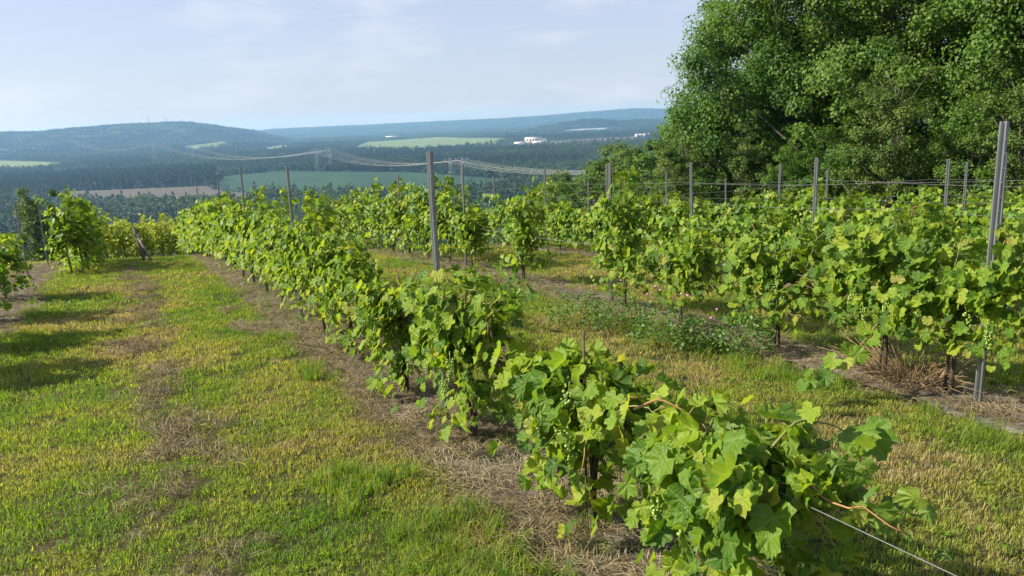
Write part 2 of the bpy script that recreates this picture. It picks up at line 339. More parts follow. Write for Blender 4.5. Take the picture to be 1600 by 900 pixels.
sheet('meadow', [(545, 234), (575, 222), (690, 214), (800, 217), (775, 225), (650, 236)], 'field_light', 1.2, 'large light green meadow in the middle of the valley')
sheet('tan_field', [(745, 232), (800, 224), (1010, 213), (1010, 219), (850, 229)], 'field_tan', 1.4, 'pale tan strip of open land beside the white factory')
sheet('meadow', [(285, 230), (350, 221), (362, 226), (300, 236)], 'field_light', 1.2, 'small pale meadow at the foot of the left hill')
sheet('meadow', [(405, 233), (450, 226), (462, 230), (420, 237)], 'field_light', 1.2, 'small pale clearing right of the left hill')
sheet('lake', [(868, 206), (900, 202), (955, 200), (948, 204), (890, 207)], 'water', 1.5, 'thin bright lake below the far wooded ridge')

# ------------------------------------------------------------------ geometry-node scatter for uncountable stuff
def gn_scatter(name, protos, P, rot, scl, tint, idx, label):
    n = len(P); me = bpy.data.meshes.new(name); me.vertices.add(n); me.vertices.foreach_set('co', np.asarray(P, np.float32).ravel())
    for nm, ty, a, key in (('rot', 'FLOAT_VECTOR', rot, 'vector'), ('scl', 'FLOAT_VECTOR', scl, 'vector'), ('tint', 'FLOAT', tint, 'value'), ('idx', 'INT', idx, 'value')):
        at = me.attributes.new(nm, ty, 'POINT'); at.data.foreach_set(key, np.asarray(a, np.int32 if ty == 'INT' else np.float32).ravel())
    o = obj(name, me); tag(o, label, None, None, 'stuff')
    ng = bpy.data.node_groups.new(name, 'GeometryNodeTree')
    ng.interface.new_socket('Geometry', in_out='INPUT', socket_type='NodeSocketGeometry'); ng.interface.new_socket('Geometry', in_out='OUTPUT', socket_type='NodeSocketGeometry')
    q = ng.nodes; l = ng.links; gi = q.new('NodeGroupInput'); go = q.new('NodeGroupOutput')
    jn = q.new('GeometryNodeJoinGeometry')
    for p in reversed(protos):
        oi = q.new('GeometryNodeObjectInfo'); oi.inputs['Object'].default_value = p; oi.inputs['As Instance'].default_value = True
        l.new(oi.outputs['Geometry'], jn.inputs[0])
    ip = q.new('GeometryNodeInstanceOnPoints'); ip.inputs['Pick Instance'].default_value = True
    l.new(gi.outputs[0], ip.inputs['Points']); l.new(jn.outputs[0], ip.inputs['Instance'])
    for nm, ty, sk in (('idx', 'INT', 'Instance Index'), ('rot', 'FLOAT_VECTOR', 'Rotation'), ('scl', 'FLOAT_VECTOR', 'Scale')):
        na_ = q.new('GeometryNodeInputNamedAttribute'); na_.data_type = ty; na_.inputs['Name'].default_value = nm
        out = [s for s in na_.outputs if s.enabled and s.name == 'Attribute'][0]
        l.new(out, ip.inputs[sk])
    l.new(ip.outputs[0], go.inputs[0])
    md = o.modifiers.new('scatter', 'NODES'); md.node_group = ng
    return o
def proto(name, me):
    return bpy.data.objects.new(name, me)            # not linked: only seen through the scatter
QV = np.array([[0, 0, 0], [-.42, .5, .08], [0, 1, -.05], [.42, .5, .08]], float); QF = np.array([[0, 2, 1], [0, 3, 2]]); QUV = QV[:, :2]
def unit(n): v = R.normal(size=(n, 3)); return v / np.linalg.norm(v, axis=1)[:, None]
def blob_crown(nclump, per, H, W, base, leaf, kind, tint=True, flat=.75):
    """leaf arrays of one crown; H total height, W half width, base = height of the crown's underside"""
    if kind == 'conifer':
        h = base + (H - base) * R.random(nclump) ** 1.25; rmax = W * (1 - (h - base) / (H - base)) ** .85 + .12
        a = R.random(nclump) * 2 * math.pi; q = rmax * np.sqrt(R.random(nclump) * .8 + .2)
        C = np.stack([q * np.cos(a), q * np.sin(a), h - .25 * q], 1); cr = np.stack([rmax * .35 + .15] * 2 + [rmax * .13 + .15], 1)
    else:
        d = unit(nclump); rad_ = R.random(nclump) ** .33
        hz = (H - base) / 2; C = d * rad_[:, None] * np.array([W * .86, W * .86, hz * .9])
        wob = 1 + .22 * np.sin(d[:, 0] * 5 + d[:, 2] * 4 + R.random() * 6) + .15 * np.sin(d[:, 1] * 7 + R.random() * 6)
        C *= wob[:, None]; C[:, 2] += base + hz
        cr = np.ones((nclump, 3)) * W * R.uniform(.14, .31, (nclump, 1)); cr *= (1.2 - .5 * rad_)[:, None]; cr[:, 2] *= flat
    k = np.repeat(np.arange(nclump), per); n = len(k); d = unit(n); s = R.random(n) ** .5
    P = C[k] + d * s[:, None] * cr[k]
    ctr = np.array([0, 0, base + (H - base) * .45])
    out = P - ctr; out /= np.linalg.norm(out, axis=1)[:, None] + 1e-6
    Nn = d * .55 + out * .45 + np.array([0, 0, .45]) + R.normal(size=(n, 3)) * .45
    T = out * .6 + np.array([0, 0, -.5]) + R.normal(size=(n, 3)) * .5
    tn = (R.random(nclump)[k] * .55 + R.random(n) * .45)
    return P, basis(Nn, T), leaf * R.uniform(.7, 1.25, n), tn, C
def crown_mesh(name, mat, *a, **k):
    P, B, s, t, C = blob_crown(*a, **k)
    return mat_of(scatter_mesh(name, QV, QF, QUV, P, B, s, t * .999), mat), C

# far woods
fp = []
for kk, (cl, per, H, W, bs, lf, kd) in enumerate([(26, 16, 15, 4.6, 1.5, 1.25, 'leafy'), (22, 16, 13, 4.0, 1.0, 1.2, 'leafy'), (30, 14, 17, 3.0, 1.0, 1.1, 'conifer')]):
    fp.append(proto('wood', crown_mesh('wood_tree', 'forest_leaf', cl, per, H, W, bs, lf, kd)[0]))
cp = []                                              # a wide clump for the farthest woods
for kk in range(2):
    Ps, Bs, Ss, Ts = [], [], [], []
    for q in range(9):
        P, B_, s, t, _ = blob_crown(9, 12, 12 * R.uniform(.8, 1.15), 6.5, -3, 2.2, 'leafy'); P[:, :2] += R.uniform(-21, 21, 2); Ps.append(P); Bs.append(B_); Ss.append(s); Ts.append(t)
    cp.append(proto('wood', mat_of(scatter_mesh('wood_clump', QV, QF, QUV, np.vstack(Ps), np.vstack(Bs), np.concatenate(Ss), np.concatenate(Ts)), 'forest_leaf')))
def sector(r0, r1, sp, half=44, off=3):
    n = int(rad(2 * half) / 2 * (r1 ** 2 - r0 ** 2) / sp ** 2); r = np.sqrt(R.uniform(r0 ** 2, r1 ** 2, n)); a = np.radians(R.uniform(-half, half, n) + off)
    return r * np.sin(a), r * np.cos(a)
def wood(name, rings, protos, label, wide, dark_poly=None):
    xs, ys = [], []
    for r0, r1, sp in rings:
        x, y = sector(r0, r1, sp); xs.append(x); ys.append(y)
    x = np.concatenate(xs); y = np.concatenate(ys); keep = y > 200
    for p in FIELDS: keep &= ~inside(x, y, p)
    x, y = x[keep], y[keep]; n = len(x)
    con = (fbm(x, y, 260, 21) > .60) | (R.random(n) < .07)
    idx = np.where(con, 2, R.integers(0, 2, n)) if len(protos) == 3 else R.integers(0, len(protos), n)
    s = R.uniform(.7, 1.2, n); sc = np.stack([s * wide, s * wide, s * R.uniform(.85, 1.15, n)], 1)
    rot = np.zeros((n, 3)); rot[:, 2] = R.random(n) * 6.283
    tint = np.clip(R.random(n) * .6 - .05 + (fbm(x, y, 300, 31) - .5) * 1.5 + .3 - .25 * con, 0, 1)
    if dark_poly is not None:
        dk = inside(x, y, dark_poly); tint = np.where(dk, tint * .15, tint); idx = np.where(dk & (len(protos) == 3), 2, idx)  # conifers here, their tint lowered further to paint in the band's shade
    return gn_scatter(name, protos, np.stack([x, y, G(x, y) - .5], 1), rot, sc, tint, idx, label)
dark = [on_ground(*p, y0=150) for p in [(-200, 305), (-200, 262), (0, 266), (200, 262), (340, 268), (345, 298), (200, 301), (60, 304)]]
wood('near_wood', [(260, 900, 8.6), (900, 2100, 11.5)], fp, 'dark mixed wood covering the valley below the vineyard', 1.4, dark)
def slope_wood():
    x, y = sector(75, 300, 6.5, 14, 16); n = len(x); s = R.uniform(.55, .95, n); rot = np.zeros((n, 3)); rot[:, 2] = R.random(n) * 6.283
    gn_scatter('slope_wood', fp, np.stack([x, y, G(x, y) - .5], 1), rot, np.stack([s, s, s], 1), np.clip(R.normal(.6, .2, n), 0, 1), R.choice(3, n, p=[.42, .38, .2]), 'mixed wood filling the slope below the tree wall')
slope_wood()
wood('far_wood', [(2100, 4300, 19)], fp, 'hazy woods across the middle of the valley', 1.35)
wood('hill_wood', [(4300, 10500, 48)], cp, 'blue hazy woods on the far hills', 1.2)

# ------------------------------------------------------------------ far buildings, masts, power line
def gpt(px, py): x, y = on_ground(px, py, y0=150); return np.array([x, y, float(G(x, y))])
def block(parent, name, c, h, mat):
    return obj(name, MB().box(c, h).mesh(name, mat, False), parent)
p = gpt(833, 224); t = thing('factory', p, 'white boxy factory in the valley right of the large meadow', 'factory')
block(t, 'hall', (0, 0, 11), (30, 18, 11), 'white_paint'); block(t, 'annex', (38, 4, 6), (12, 14, 9.5), 'white_paint'); block(t, 'low_wing', (24, -24, 4), (28, 8, 5), 'white_paint'); block(t, 'loading_wing', (-48, -10, 3), (22, 8, 4.5), 'white_paint')
block(t, 'roof', (0, 0, 22.6), (31, 19, .6), 'grey_roof'); block(t, 'roof', (24, -24, 9.4), (28.6, 8.6, .4), 'grey_roof')
for q in range(5): block(t, 'window', (-22 + q * 11, -18.1, 13), (3, .15, 3.5), 'dark_opening')
p = gpt(613, 216); t = thing('barn', p, 'long low white farm barn at the edge of the large meadow', 'barn')
block(t, 'wall', (0, 0, 4), (42, 10, 5), 'white_paint'); block(t, 'lean_to', (-10, -13, 2.5), (22, 4, 3.5), 'white_paint')
rv = np.array([[-43, -12, 9], [43, -12, 9], [43, 12, 9], [-43, 12, 9], [-43, 0, 14], [43, 0, 14]], float)
obj('roof', mat_of(mesh_np('roof', rv, np.array([[0, 1, 5], [0, 5, 4], [2, 3, 4], [2, 4, 5], [3, 0, 4], [1, 2, 5], [0, 3, 2], [0, 2, 1]]), smooth=False), 'white_paint'), t)
for q in range(6): block(t, 'door', (-35 + q * 14, -10.1, 3.5), (3, .15, 3), 'dark_opening')
def tank(c, r_, h, order):
    t = thing('storage_tank', c, order + ' of the round white storage tanks right of the factory', 'tank', 'storage tanks')
    a = np.linspace(0, 6.283, 25)[:-1]; prof_ = [(r_, -1), (r_, h), (r_ * .8, h + r_ * .25), (r_ * .4, h + r_ * .42), (.1, h + r_ * .48)]
    V = np.vstack([np.stack([q * np.cos(a), q * np.sin(a), a * 0 + z], 1) for q, z in prof_]); i_ = np.arange(4)[:, None] * 24; j_ = np.arange(24)[None]
    F = np.stack([i_ + j_, i_ + (j_ + 1) % 24, i_ + 24 + (j_ + 1) % 24, i_ + 24 + j_], -1).reshape(-1, 4)
    obj('shell', mat_of(mesh_np('shell', V[:48], F[:24]), 'white_paint'), t); obj('dome_roof', mat_of(mesh_np('dome_roof', V[24:], F[:72]), 'grey_roof'), t)
for q, (px, nm) in enumerate([(995, 'leftmost'), (1001, 'second from left'), (1007, 'third from left'), (1014, 'rightmost')]):
    p = gpt(px, 214 - q * .3); tank(p, 7.5, 9, nm)
def lattice(H, w0, w1, r_, nseg=7):
    m = MB(); zs = np.linspace(-1, H, nseg + 1); ws = w0 + (w1 - w0) * (zs + 1) / (H + 1)
    cs = [(-1, -1), (1, -1), (1, 1), (-1, 1)]
    for sx, sy in cs: m.tube([(sx * w0, sy * w0, -1), (sx * w1, sy * w1, H)], r_, 4)
    for q in range(nseg):
        for e in range(4):
            a_, b_ = cs[e], cs[(e + 1) % 4]
            m.tube([(a_[0] * ws[q], a_[1] * ws[q], zs[q]), (b_[0] * ws[q + 1], b_[1] * ws[q + 1], zs[q + 1])], r_ * .6, 4)
            m.tube([(b_[0] * ws[q], b_[1] * ws[q], zs[q]), (a_[0] * ws[q + 1], a_[1] * ws[q + 1], zs[q + 1])], r_ * .6, 4)
    return m
for px, py, nm in ((231, 180, 'left'), (257, 182, 'right')):
    y = 5600.; tp = at_depth(px, py, y); g0 = float(G(tp[0], y)); H = tp[2] - g0
    t = thing('radio_mast', (tp[0], y, g0), nm + ' one of two thin radio masts on the left hill', 'mast', 'radio masts')
    obj('mast', lattice(H, 1.6, .8, .45, 12).mesh('mast', 'pylon_steel'), t); obj('antenna', MB().tube([(0, 0, H), (0, 0, H + 8)], .35, 5).mesh('antenna', 'pylon_steel'), t)
def pylon(px, py, y, label):
    tp = at_depth(px, py, y); g0 = float(G(tp[0], y)); H = tp[2] - g0
    t = thing('power_pylon', (tp[0], y, g0), label, 'pylon', 'power pylons')
    obj('tower', lattice(H, 3.6, .9, .13, 8).mesh('tower', 'pylon_steel'), t)
    t.rotation_euler.z = .9; arms = []
    m = MB().tube([(-11, 0, H - 1), (11, 0, H - 1)], .22, 5).tube([(-11, 0, H - 1), (0, 0, H + 2.2), (11, 0, H - 1)], .12, 4)
    obj('cross_arm', m.mesh('cross_arm', 'pylon_steel'), t)
    c, s = math.cos(.9), math.sin(.9)
    for q in (-10.5, 0, 10.5):
        obj('insulator', MB().tube([(q, 0, H - 1), (q, 0, H - 3.4)], .22, 5).mesh('insulator', 'white_paint'), t)
        arms.append(np.array([tp[0] + q * c, y + q * s, tp[2] - 3.4]))
    return arms
def cables(a, b, sag, where):
    for q in range(3):
        u_ = np.linspace(0, 1, 40)[:, None]; P = a[q] * (1 - u_) + b[q] * u_; P[:, 2] -= (4 * sag * u_ * (1 - u_))[:, 0]
        o = obj('power_cable', MB().tube(P, .085, 4).mesh('power_cable', 'cable'))
        tag(o, '%s pale power cable %s' % (('left', 'middle', 'right')[q], where), 'cable', 'power cables')
LA = [pylon(120, 223, 3300, 'faint pylon farthest left below the left hill'), pylon(238, 222, 2400, 'pylon under the two radio masts'), pylon(494, 233, 1500, 'left pylon of the pair before the large meadow'),
      pylon(703, 247, 1000, 'left pylon of the pair beside the tall near post'), pylon(915, 266, 760, 'nearest pylon among the trees at the wood edge')]
LB = [pylon(300, 228, 2450, 'pylon right of the two radio masts'), pylon(515, 231, 1560, 'right pylon of the pair before the large meadow'), pylon(722, 246, 1060, 'right pylon of the pair beside the tall near post'), pylon(935, 262, 800, 'second pylon among the trees at the wood edge')]
for q, (sg, nm) in enumerate([(24, 'across the foot of the left hill'), (30, 'from below the masts to the valley middle'), (15, 'over the green field'), (5, 'towards the wood edge')]): cables(LA[q], LA[q + 1], sg, nm + ' on the nearer line')
for q, (sg, nm) in enumerate([(24, 'from below the masts to the valley middle'), (14, 'over the green field'), (5, 'towards the wood edge')]): cables(LB[q], LB[q + 1], sg, nm + ' on the farther line')

# ------------------------------------------------------------------ trees that can be told apart
ORD = ['first', 'second', 'third', 'fourth', 'fifth', 'sixth', 'seventh', 'eighth', 'ninth', 'tenth', 'eleventh', 'twelfth', 'thirteenth', 'fourteenth', 'fifteenth', 'sixteenth', 'seventeenth', 'eighteenth', 'nineteenth', 'twentieth', 'twenty-first', 'twenty-second', 'twenty-third', 'twenty-fourth', 'twenty-fifth']
def tree_proto(H, W, base, ncl, per, leaf, mat, kind='leafy', r0=.16):
    me, C = crown_mesh('crown', mat, ncl, per, H, W, base, leaf, kind)
    m = MB(); top = H * .8; q = np.linspace(0, 1, 7)
    ax = np.stack([np.sin(q * 3) * .15, np.cos(q * 4) * .12 - .12, q * (top + .4) - .4], 1); m.tube(ax, r0 * (1 - q * .85), 8)
    for c in C[:: max(1, len(C) // 45)]:
        if kind == 'conifer': z0 = c[2] + .05
        else: z0 = max(base * .6, c[2] - np.hypot(c[0], c[1]) * .8 - .3)
        z0 = min(z0, top * .95); u_ = (z0 + .4) / (top + .4); s_ = np.array([np.sin(u_ * 3) * .15, np.cos(u_ * 4) * .12 - .12, z0])
        md = s_ * .5 + c * .5 + np.array([0, 0, -.12]); m.tube([s_, md, c], [r0 * .42 * (1 - u_ * .6), r0 * .25 * (1 - u_ * .6), .012], 5)
    return me, m.mesh('trunk', 'tree_bark')
def plant_tree(name, pr, loc, s, rz, label, group, sz=None, lean=0):
    t = thing(name, loc, label, 'tree', group); t.scale = (s, s, sz or s); t.rotation_euler = (lean, 0, rz)
    obj('crown', pr[0], t); obj('trunk', pr[1], t); return t
BIG = [tree_proto(13, 4.2, .6, 210, 400, .105, 'tree_leaf', r0=.22), tree_proto(12, 3.6, .2, 190, 400, .10, 'tree_leaf', r0=.2)]
SMALL = [tree_proto(6, 1.5, .25, 130, 150, .07, 'tree_leaf_olive', r0=.07), tree_proto(5.2, 1.7, .2, 130, 150, .075, 'tree_leaf', r0=.06)]
MID = [tree_proto(14, 4.4, .5, 170, 120, .25, 'tree_leaf_olive', r0=.22), tree_proto(16, 3.8, .4, 260, 70, .22, 'tree_leaf', 'conifer', .2), tree_proto(13, 4.0, .4, 160, 120, .24, 'tree_leaf', r0=.2)]
def gz(x, y): return (x, y, float(G(x, y)))
WALL = [((12.0, 34.6), 1, 1.3, 2.0, 'tall tree filling the gap behind the left end of the tree wall'), ((10.6, 31.5), 1, 1.12, .3, 'leafy tree with rounded open side at the left end of the tree wall'), ((13.4, 28.5), 0, 1.12, 1.9, 'second big leafy tree from the left end of the tree wall'),
        ((15.6, 24.6), 1, 1.1, 4.1, 'third big leafy tree from the left end of the tree wall'), ((17.4, 20.2), 0, 1.15, 2.7, 'big leafy tree behind the tall right hand post'),
        ((16, 34), 1, 1.35, 5.2, 'tall tree standing behind the left part of the tree wall'), ((20.5, 28.5), 0, 1.3, .9, 'tall tree standing behind the middle of the tree wall'),
        ((22.5, 22.5), 0, 1.25, 3.5, 'tall tree standing behind the right end of the tree wall'), ((19.5, 15.6), 0, 1.0, 2.2, 'leafy tree at the right edge of the picture')]
for (x, y), k, s, rz, lb in WALL: plant_tree('leafy_tree', BIG[k], gz(x, y), s, rz, lb, 'tree wall behind the vineyard')
UND = [((6.5, 29.5), 0, .82, 'pale olive young tree at the far left foot of the tree wall'), ((8.0, 32.5), 1, 1.15, 'taller young tree rising behind the far left olive one'), ((9.0, 29.0), 0, .8, 'olive green young tree at the left foot of the tree wall'), ((11, 26.4), 1, .78, 'low dark young tree in front of the second big tree'), ((11.2, 23.0), 0, .95, 'slim olive green young tree standing out before the dark gap'),
       ((13, 21.6), 1, .8, 'low young tree right of the slim olive one'), ((13.6, 20.2), 0, .9, 'olive young tree before the third big tree'), ((14.3, 18.0), 0, 1.0, 'pale olive young tree left of the tall right hand post'),
       ((15.6, 16.6), 1, .9, 'young green tree right of the tall right hand post'), ((10.0, 27.6), 1, .7, 'small bush tree between the two leftmost young trees')]
for q, ((x, y), k, s, lb) in enumerate(UND): plant_tree('young_tree', SMALL[k], gz(x, y), s, q * 1.7, lb, 'young trees before the tree wall')
MT = [(1020, 228, 62, 0), (985, 243, 72, 1), (952, 262, 62, 2), (1003, 222, 105, 0), (962, 238, 100, 1), (925, 254, 100, 1), (905, 268, 78, 0), (872, 288, 88, 2), (932, 288, 58, 0), (885, 272, 110, 1), (842, 300, 112, 1), (1000, 268, 55, 2), (815, 306, 130, 1), (1045, 210, 90, 0),
      (1030, 262, 50, 0), (975, 290, 50, 2), (905, 302, 62, 0)]
SIDE = ['bushy olive', 'pointed dark conifer', 'round green']
for q, (px, py, y, k) in enumerate(MT):
    tp = at_depth(px, py, y); g0 = float(G(tp[0], y)); H = tp[2] - g0; s = H / (14, 16, 13)[k]
    order = ['nearest the tree wall, topmost', 'left of the topmost one', 'below the skyline left of the tree wall', 'peeping over beside the tree wall edge', 'behind the first conifer', 'left of centre on the slope', 'right of the far metal post',
             'farthest left of the round ones', 'low in front of the slope wood', 'small tipped behind the olive ones', 'at the left end of the slope wood', 'close to the tree wall foot', 'lowest and farthest left on the slope', 'half hidden behind the tree wall', 'just left of the tree wall foot', 'low between vine tops and slope', 'low at the left of the slope wood'][q]
    plant_tree('slope_tree', MID[k], (tp[0], y, g0), s * 1.1, q * 2.1, SIDE[k] + ' slope tree ' + order, 'slope trees left of the tree wall', s)
cnt_ = [0, 0, 0]; WORDS = ['leftmost'] + ['%s from left' % w for w in ORD[1:]]
for px in np.sort(R.uniform(845, 1045, 46)):
    py = 284 - (px - 860) * .34 + R.uniform(0, 40); best = None
    for y in R.permutation(np.arange(50, 140, 6)):
        tp = at_depth(px, py, float(y)); g0 = float(G(tp[0], y))
        if 9 < tp[2] - g0 < 18: best = (tp, float(y), g0); break
    if best is None: continue
    tp, y, g0 = best; k = int(R.choice(3, p=[.35, .25, .4])); s = (tp[2] - g0) / (14, 16, 13)[k]
    plant_tree('slope_tree', MID[k], (tp[0], y, g0), s * 1.15, R.random() * 6, ('bushy olive trees', 'pointed conifers', 'round green trees')[k].join((WORDS[cnt_[k]] + ' of the ', ' crowded on the slope')), 'crowded slope wood left of the tree wall', s); cnt_[k] += 1
tp = at_depth(52, 292, 52); g0 = float(G(tp[0], 52)); H = tp[2] - g0
plant_tree('lone_tree', MID[0], (tp[0], 52, g0), H / 14 * .72, 1.0, 'lone olive brown round tree behind the left vines', None, H / 14)

# ------------------------------------------------------------------ vine row lines
def line(p0, p1):
    a = np.array(on_ground(*p0)); b_ = np.array(on_ground(*p1)); d = (b_ - a) / np.linalg.norm(b_ - a); return a, d
A0, AD = line((697, 660), (396, 445))             # near row, through its posts' feet
AN = np.array([AD[1], -AD[0]])                     # to the right of the row
B0 = np.array(on_ground(1527, 633)); B1 = np.array(on_ground(728, 418)); BD = (B1 - B0) / np.linalg.norm(B1 - B0)
L0 = np.array(on_ground(45, 437)); LD = AD
ROWDIR = AD
def nrow(x, y): return (x - A0[0]) * AN[0] + (y - A0[1]) * AN[1]
print('A', A0, AD, 'B', B0, B1, BD, 'nB', nrow(*B0), nrow(*B1), 'L', L0, nrow(*L0))
SP = (nrow(*B0) + nrow(*B1)) / 2
C0 = B0 + AN * SP * .95; D0 = C0 + AN * SP * .95; E0 = D0 + AN * SP * .95
ROWS = {'A': (A0, AD), 'B': (B0, BD), 'C': (C0, AD), 'D': (D0, AD), 'E': (E0, AD), 'L': (L0, LD), 'K': (L0 - AN * 3.6, LD)}
def rp_(row, s, n=0.0):
    p, d = ROWS[row]; return np.array([p[0] + d[0] * s + d[1] * n, p[1] + d[1] * s - d[0] * n])
def s_of(row, px, py):
    q = np.array(on_ground(px, py)); p, d = ROWS[row]; return float((q - p) @ d)

# mulch strips under the rows
def strip(row, s0, s1, half, label):
    n = int((s1 - s0) / .25); ss = np.linspace(s0, s1, n); k = 7; V = []
    for s in ss:
        wl_ = half * (1 + .5 * (vnoise(np.array([s]), np.array([0.]), .9, 3)[0] - .5) * 2 * .7); wr_ = half * (1 + (vnoise(np.array([s]), np.array([9.]), .9, 5)[0] - .5) * .9)
        for t in np.linspace(-wl_, wr_, k):
            x, y = rp_(row, s, t); e = 1 - (abs(t) / half) ** 4 * .6; V.append((x, y, float(G(x, y)) + .012 + .02 * max(e, 0) * vnoise(np.array([x]), np.array([y]), .23, 8)[0]))
    i_ = np.arange(n - 1)[:, None] * k; j_ = np.arange(k - 1)[None]
    F = np.stack([i_ + j_, i_ + j_ + 1, i_ + k + j_ + 1, i_ + k + j_], -1).reshape(-1, 4)
    tag(obj('mulch_strip', mat_of(mesh_np('mulch_strip', V, F), 'mulch')), label, None, None, 'structure')
strip('A', -5.2, 27, .37, 'straw and grey mulch strip under the near vine row')
strip('B', -3, 24, .45, 'straw and grey mulch strip under the second vine row')
strip('C', -4, 20, .4, 'mulch strip under the third vine row')
strip('L', -16, 8, .5, 'mulch strip under the left vine row')
# pale dirt track beyond the vines on the right
V = []
for s in np.linspace(-8, 14, 60):
    for t in np.linspace(-.7, .7, 4):
        x, y = rp_('E', s, 2.0 + t); V.append((x, y, float(G(x, y)) + .03))
i_ = np.arange(59)[:, None] * 4; j_ = np.arange(3)[None]
tag(obj('dirt_track', mat_of(mesh_np('dirt_track', V, np.stack([i_ + j_, i_ + j_ + 1, i_ + 5 + j_, i_ + 4 + j_], -1).reshape(-1, 4)), 'dirt')), 'pale pinkish dirt track before the tree wall', None, None, 'structure')

noise_mat('old_fabric', [(.3, (.06, .058, .056)), (.5, (.13, .125, .12)), (.72, (.26, .26, .255))], 9, .9, .9, 'World', detail=8, stretch=(1, 1.5, 1))
def fabric(row, px0, px1, half, label):
    s0, s1 = sorted((s_of(row, *px0), s_of(row, *px1))); p, d = ROWS[row]; q = np.array(on_ground(*px0)); n0 = float((q - p) @ np.array([d[1], -d[0]]))
    q = np.array(on_ground(*px1)); n1 = float((q - p) @ np.array([d[1], -d[0]])); k = 6; m_ = max(8, int((s1 - s0) / .06)); V = []
    for i, s in enumerate(np.linspace(s0, s1, m_)):
        c = n1 + (n0 - n1) * ((s - s0) / (s1 - s0)) if s_of(row, *px0) > s_of(row, *px1) else n0 + (n1 - n0) * ((s - s0) / (s1 - s0))
        tp_ = min(1, 4 * i / m_, 4 * (m_ - 1 - i) / m_)
        for j in range(k):
            t = (j / (k - 1) * 2 - 1) * half * (.35 + .65 * tp_) * (1 + .5 * (vnoise(np.array([s]), np.array([j * 3.]), .2, 17)[0] - .5)); x, y = rp_(row, s, c + t)
            V.append((x, y, float(G(x, y)) + .014 + .03 * vnoise(np.array([s * 1.]), np.array([t * 4.]), .11, 19)[0] * (1 - abs(j / (k - 1) * 2 - 1) ** 2)))
    i_ = np.arange(m_ - 1)[:, None] * k; j_ = np.arange(k - 1)[None]
    tag(obj('ground_fabric', mat_of(mesh_np('ground_fabric', V, np.stack([i_ + j_, i_ + j_ + 1, i_ + k + j_ + 1, i_ + k + j_], -1).reshape(-1, 4)), 'old_fabric')), label, None, None, 'structure')
fabric('B', (1080, 514), (1150, 538), .06, 'wrinkled grey ground fabric beside the clover'); fabric('B', (1270, 568), (1340, 596), .05, 'wrinkled grey ground fabric below the drooping shoot')
fabric('B', (1450, 634), (1600, 682), .07, 'wrinkled grey ground fabric at the foot of the right hand post')

# ------------------------------------------------------------------ trellis posts
def post_meshes(H):
    pr = np.array([(-.031, -.018), (-.031, .018), (-.018, .018), (-.018, -.006), (-.006, -.014), (.006, -.014), (.018, -.006), (.018, .018), (.031, .018), (.031, -.018), (.026, -.018), (.026, .013), (.0225, .013),
                   (.0225, -.009), (.008, -.0185), (-.008, -.0185), (-.0225, -.009), (-.0225, .013), (-.026, .013), (-.026, -.018)])
    n = len(pr); V = np.vstack([np.c_[pr, np.full(n, -.35)], np.c_[pr, np.full(n, H)]]); j_ = np.arange(n)
    F = np.stack([j_, (j_ + 1) % n, n + (j_ + 1) % n, n + j_], -1)[:, ::-1]
    ch = MB().add(V, F); ch.add(np.array([V[n], V[n + 1], V[n + 2], V[n + 19], V[n + 18], V[n + 17]]), [[0, 1, 2], [0, 2, 5], [0, 5, 3], [3, 5, 4]])
    hk = MB()
    for z in np.arange(.35, H - .05, .1):
        for sx in (-1, 1): hk.box((sx * .0335, .006, z), (.0022, .005, .011)); hk.box((sx * .0365, .006, z + .009), (.0022, .005, .0035))
    return ch.mesh('channel', 'steel', False), hk.mesh('wire_hooks', 'steel', False)
PM = {}
def post(row, s, H, label, lean=(0, 0), width=.8, n=0.0):
    x, y = rp_(row, s, n); key = round(H, 2)
    if key not in PM: PM[key] = post_meshes(H)
    t = thing('trellis_post', gz(x, y), label, 'post', 'steel trellis posts'); d = ROWS[row][1]
    t.rotation_euler = (lean[0], lean[1], math.atan2(d[1], d[0])); t.scale = (width, width, 1)
    obj('channel', PM[key][0], t); obj('wire_hooks', PM[key][1], t)['kind'] = 'stuff'; return t
def post_px(row, foot, top, label, **k):
    """post whose foot stands on the ground under the given photo point"""
    s = s_of(row, *foot); x, y = rp_(row, s); q = at_depth(*top, y); H = float(np.clip(q[2] - float(G(x, y)), 1.5, 2.4)); print(label, 's', round(s, 2), 'xy', x, y, 'H', round(q[2] - float(G(x, y)), 2))
    post(row, s, H, label, **k); return s
SA = [post_px('A', (697, 660), (677, 236), 'tallest looking grey steel post in the near row, centre of the picture', width=.8),
      post_px('A', (490, 497), (470, 258), 'grey steel post in the near row, first beyond the tall centre post', width=.8),
      post_px('A', (396, 445), (379, 263), 'grey steel post in the near row, second beyond the tall centre post', width=.8)]
for q, ds in enumerate([4.2, 8.4, 12.6, 16.8, 20.5]):
    post('A', SA[2] + ds, 1.95, 'grey steel post in the near row, %s beyond the tall centre post' % ORD[q + 2], lean=(.03 * (-1) ** q, .02))
SB = [post_px('B', (1527, 633), (1560, 190), 'tall grey steel post at the right edge of the picture'), post_px('B', (948, 478), (938, 255), 'grey steel post between the two bushy vines of the second row'),
      post_px('B', (728, 418), (712, 258), 'leaning thin grey steel post just right of the tall centre post', lean=(.02, 0))]
for q in range(4): post('B', SB[2] + 4.2 * (q + 1), 1.95, 'thin grey post of the second row, %s beyond the leaning one' % ORD[q], lean=(.02 * (-1) ** q, .01))
def s_top(row, px):
    ss = np.linspace(-8, 30, 3000); q = np.array([rp_(row, v) for v in ss]); P = np.c_[q, G(q[:, 0], q[:, 1]) + 1.9]; dd = P @ _f; xx = 800 + F_PX * (P @ _r) / dd
    return float(ss[np.argmin(np.where(dd > 1, np.abs(xx - px), 1e9))])
